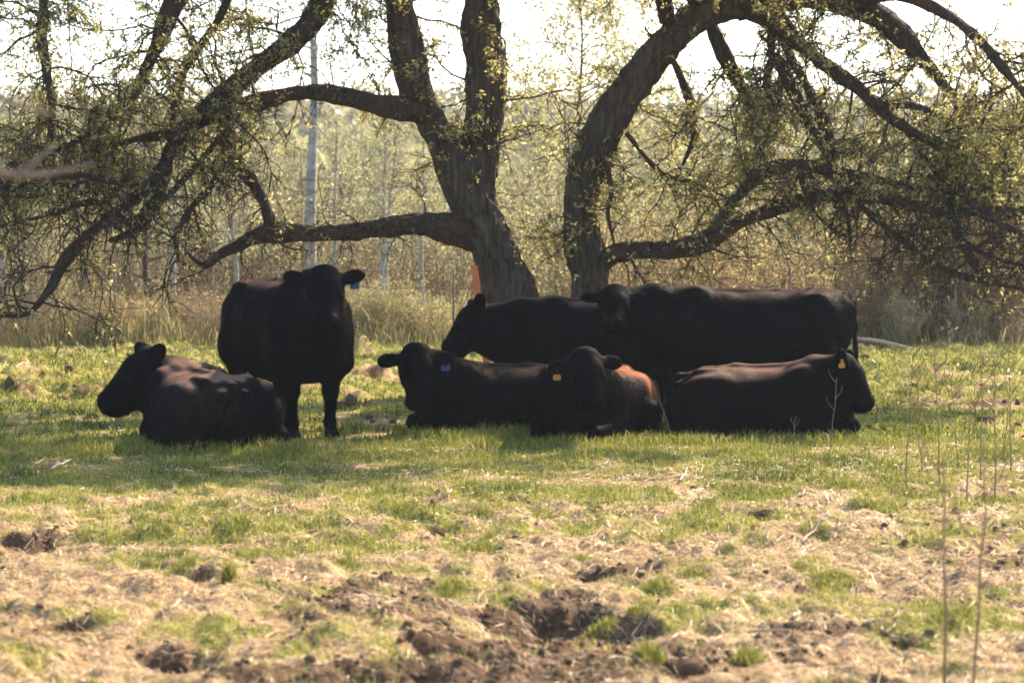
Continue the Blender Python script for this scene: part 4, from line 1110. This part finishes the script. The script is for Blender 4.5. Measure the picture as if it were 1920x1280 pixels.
# tall dry grass and weeds along the edge of the thicket
n = 22000
xs = rng.uniform(-10.5, 10.5, n); ys = rng.uniform(36.4, 39.5, n)
u_ = xs / ys * FPX + 960
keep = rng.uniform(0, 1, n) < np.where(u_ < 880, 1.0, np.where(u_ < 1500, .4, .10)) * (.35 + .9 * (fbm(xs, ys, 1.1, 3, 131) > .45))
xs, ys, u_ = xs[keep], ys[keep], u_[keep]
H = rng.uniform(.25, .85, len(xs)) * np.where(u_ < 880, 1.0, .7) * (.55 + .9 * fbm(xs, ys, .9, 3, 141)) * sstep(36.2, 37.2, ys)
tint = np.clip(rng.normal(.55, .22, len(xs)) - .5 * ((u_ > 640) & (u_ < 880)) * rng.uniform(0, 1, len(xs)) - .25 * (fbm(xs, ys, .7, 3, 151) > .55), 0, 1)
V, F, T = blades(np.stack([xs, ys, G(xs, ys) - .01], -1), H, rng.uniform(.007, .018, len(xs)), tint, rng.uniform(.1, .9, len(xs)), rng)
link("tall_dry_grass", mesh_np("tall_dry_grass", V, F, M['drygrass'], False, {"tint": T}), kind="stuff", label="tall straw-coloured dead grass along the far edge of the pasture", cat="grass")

# ------------------------------------------------------------------ fence, post, log, sticks, stalks, sapling
def tube_obj(name, rows, sides, mat, parent=None, bark=0.0, step=.04, **kw):
    rows = np.array(rows, float)
    sp = spline(rows, step)
    o0 = rows[0, :3].copy() if parent is None else np.zeros(3)
    V, F = tube(sp[:, :3] - o0, sp[:, 3], sides, bark, 5)
    n = len(sp); V = np.vstack([V])
    o = link(name, mesh_np(name, V, F, M[mat], True), parent, **kw)
    if parent is None: o.location = o0
    return o

fence = thing("wire_fence", "thin rusty wire fence running behind the cattle at the thicket edge", "fence", (0, 36.2, 0))
for u in (-90, 215, 520, 850, 1190, 1480, 1790, 2050):
    x = X(u, 36.2); z = float(G(x, 36.2))
    V, F = tube(np.array([(x, 0, z - .1), (x, 0, z + .6), (x + .01, 0, z + 1.25)]), [.016, .016, .014], 8)
    link("post", mesh_np("post", V, F, M['wire'], True), fence)
for zz in (.5, .95, 1.2):
    xs = np.linspace(-9.2, 9.2, 60)
    V, F = tube(np.stack([xs, 0 * xs - .03, zz + .02 * np.sin(xs * 2.1 + zz) + .015 * np.cos(xs * 5)], -1), np.full(60, .0045), 5)
    link("wire", mesh_np("wire", V, F, M['wire'], True), fence)

import bmesh
bm = bmesh.new()
bmesh.ops.create_cube(bm, size=1.0, matrix=Matrix.Diagonal((.060, .045, 1.62, 1)))
bmesh.ops.bevel(bm, geom=bm.edges[:], offset=.005, segments=2, affect='EDGES')
me = bpy.data.meshes.new("orange_post"); bm.to_mesh(me); bm.free(); me.materials.append(M['orange'])
pt, pb = W(889, 498, 24.55), W(921, 742, 24.2)
pb[2] = float(G(pb[0], pb[1])) - .03
post = link("orange_post", me, None, "orange painted post leaning against the leaning willow trunk", "post")
post.location = tuple((pt + pb) / 2); ax = Vector(pt - pb); post.rotation_mode = 'QUATERNION'
post.rotation_quaternion = ax.to_track_quat('Z', 'Y'); post.scale = (1, 1, ax.length / 1.62)

lg = [W(1590, 634, 36.0), W(1640, 638, 35.8), W(1680, 647, 35.5), W(1715, 656, 35.3)]
lg = [(p[0], p[1], max(p[2], float(G(p[0], p[1])) + .02), r) for p, r in zip(lg, (.02, .028, .032, .02))]
tube_obj("fallen_branch", lg, 8, 'dead', None, .4, label="bleached fallen branch lying at the foot of the shrubs on the right", cat="branch")

STK = [((98, 882), (136, 868), .009, "short pale stick lying in the grass at far left"),
       ((1405, 1172), (1478, 1202), .007, "long thin straw-coloured stick in the right foreground"),
       ((1275, 908), (1292, 886), .008, "pale bone-like stick right of the middle, in front of the lying calf"),
       ((1485, 1152), (1502, 1136), .008, "small whitish twig in the bare soil, right foreground"),
       ((665, 1122), (725, 1121), .006, "thin pale stick on the bare soil left of the middle"),
       ((1500, 1018), (1560, 1000), .006, "pale curved twig on the straw right of the middle"),
       ((310, 1158), (345, 1135), .008, "short brown stick in the left foreground")]
for (a, b, r, lab) in STK:
    ga, gb = ground_at(*a), ground_at(*b)
    pts = []
    for t in np.linspace(0, 1, 5):
        x, y_ = ga[0] + (gb[0] - ga[0]) * t, ga[1] + (gb[1] - ga[1]) * t
        pts.append((x + rng.normal(0, .006), y_, float(G(x, y_)) + .03 + .01 * math.sin(t * 3), r * (1 - .4 * t)))
    tube_obj("stick", pts, 7, 'dead', None, .5, label=lab, cat="stick", group="sticks on the ground")

def stalk(u, v0, v1, d, r, lab, lean=0, branches=3, group="dry weed stalks", mat='weed', seed=0):
    rg = np.random.default_rng(seed + int(u))
    x = X(u, d); z = float(G(x, d)); top = W(u + lean, v1, d)
    root = thing("weed_stalk", lab, "weed", (x, d, z), 0, 1, group)
    H = top[2] - z; dx = top[0] - x
    pts = [(dx * t + rg.normal(0, .006), rg.normal(0, .01), H * t - .02 * (t == 0), r * (1 - .65 * t)) for t in np.linspace(0, 1, 7)]
    tube_obj("stem", pts, 6, mat, root)
    for k in range(branches):
        t = rg.uniform(.55, .97); p = np.array([dx * t, 0, H * t]); s = rg.choice([-1, 1]); l = H * rg.uniform(.08, .2)
        tube_obj("side_stem", [(*p, r * .5), (*(p + np.array([s * l * .4, rg.normal(0, .03), l * .5])), r * .4), (*(p + np.array([s * l * .55, 0, l])), r * .3)], 5, mat, root)
stalk(1776, 0, 868, 8.2, .0068, "tall thin out-of-focus weed stalk, the left of two at lower right", -4, 2)
stalk(1832, 0, 790, 8.4, .0055, "tall thin out-of-focus weed stalk, the right of two at lower right", 16, 3)
stalk(1555, 0, 708, 17.2, .004, "thin dry weed stalk in front of the right lying cow's chest", 14, 3)
stalk(1264, 0, 712, 19.0, .003, "curved thin weed stalk between the calf and the right lying cow", -36, 1)
stalk(1488, 0, 780, 17.2, .004, "short dry weed stalk in front of the right lying cow's belly", 3, 2)
ORD = ['farthest left', 'second from the left', 'third from the left', 'fourth from the left', 'in the middle', 'third from the right', 'farthest right', 'second from the right', 'nearest to the camera']
for (u, v1, d) in ((1700, 660, 15.5), (1730, 690, 16.4), (1765, 640, 15.8), (1800, 700, 16.8), (1842, 610, 16.0), (1868, 660, 15.2), (1900, 640, 16.3), (1885, 720, 17.5), (1815, 745, 14.6)):
    stalk(u, 0, v1, d, .0050, "thin brown weed stalk %s in the loose clump at the right edge" % ORD.pop(0), rng.uniform(-18, 18), 9, "weed stalks at the right edge")

sap = thing("sapling", "blurred pale bare twigs of a near sapling reaching in from the left edge", "sapling", (-1.75, 5.0, float(G(-1.75, 5.0))))
b0 = np.array([-1.75, 5.0, float(G(-1.75, 5.0))])
tube_obj("trunk", [(0, 0, -.05, .022), (.02, .01, .7, .019), (0, 0, 1.4, .015), (.03, 0, 2.3, .008)], 10, 'sapling', sap, .4)
for rows in ([(-1.735, 5.0, 1.30, .012), (-1.5, 5.0, 1.52, .010)] + [(*W(u, v, 5.0), r) for u, v, r in ((-60, 300, .0085), (5, 326, .0075), (70, 328, .006), (130, 318, .004), (175, 306, .002))],
             [(-1.75, 5.0, 1.75, .012), (-1.5, 5.0, 1.86, .009)] + [(*W(u, v, 5.0), r) for u, v, r in ((-60, 160, .007), (0, 182, .006), (50, 203, .0045), (100, 216, .002))],
             [(*W(30, 329, 5.0), .005), (*W(70, 300, 5.0), .004), (*W(100, 272, 5.02), .002)]):
    rows = [(r[0] - b0[0], r[1] - b0[1], r[2] - b0[2], r[3]) for r in rows]
    tube_obj("branch", rows, 8, 'sapling', sap, .3, .03)

# ------------------------------------------------------------------ the air
bm = bmesh.new()
bmesh.ops.create_cube(bm, size=1.0)
me = bpy.data.meshes.new("haze")
bm.to_mesh(me); bm.free()
hz = link("haze", me, kind="stuff", label="thin bright spring haze over the pasture")
hz.scale = (1300, 720, 26); hz.location = (0, 285, 9)
m = bpy.data.materials.new("thin_haze"); m.use_nodes = True
nt = m.node_tree
for nd in list(nt.nodes):
    if nd.type == 'BSDF_PRINCIPLED': nt.nodes.remove(nd)
pv = nt.nodes.new("ShaderNodeVolumePrincipled")
pv.inputs["Color"].default_value = (0.80, 0.90, 1.0, 1)
pv.inputs["Density"].default_value = 0.00038
pv.inputs["Anisotropy"].default_value = 0.2
nt.links.new(pv.outputs[0], nt.nodes["Material Output"].inputs["Volume"])
me.materials.append(m)
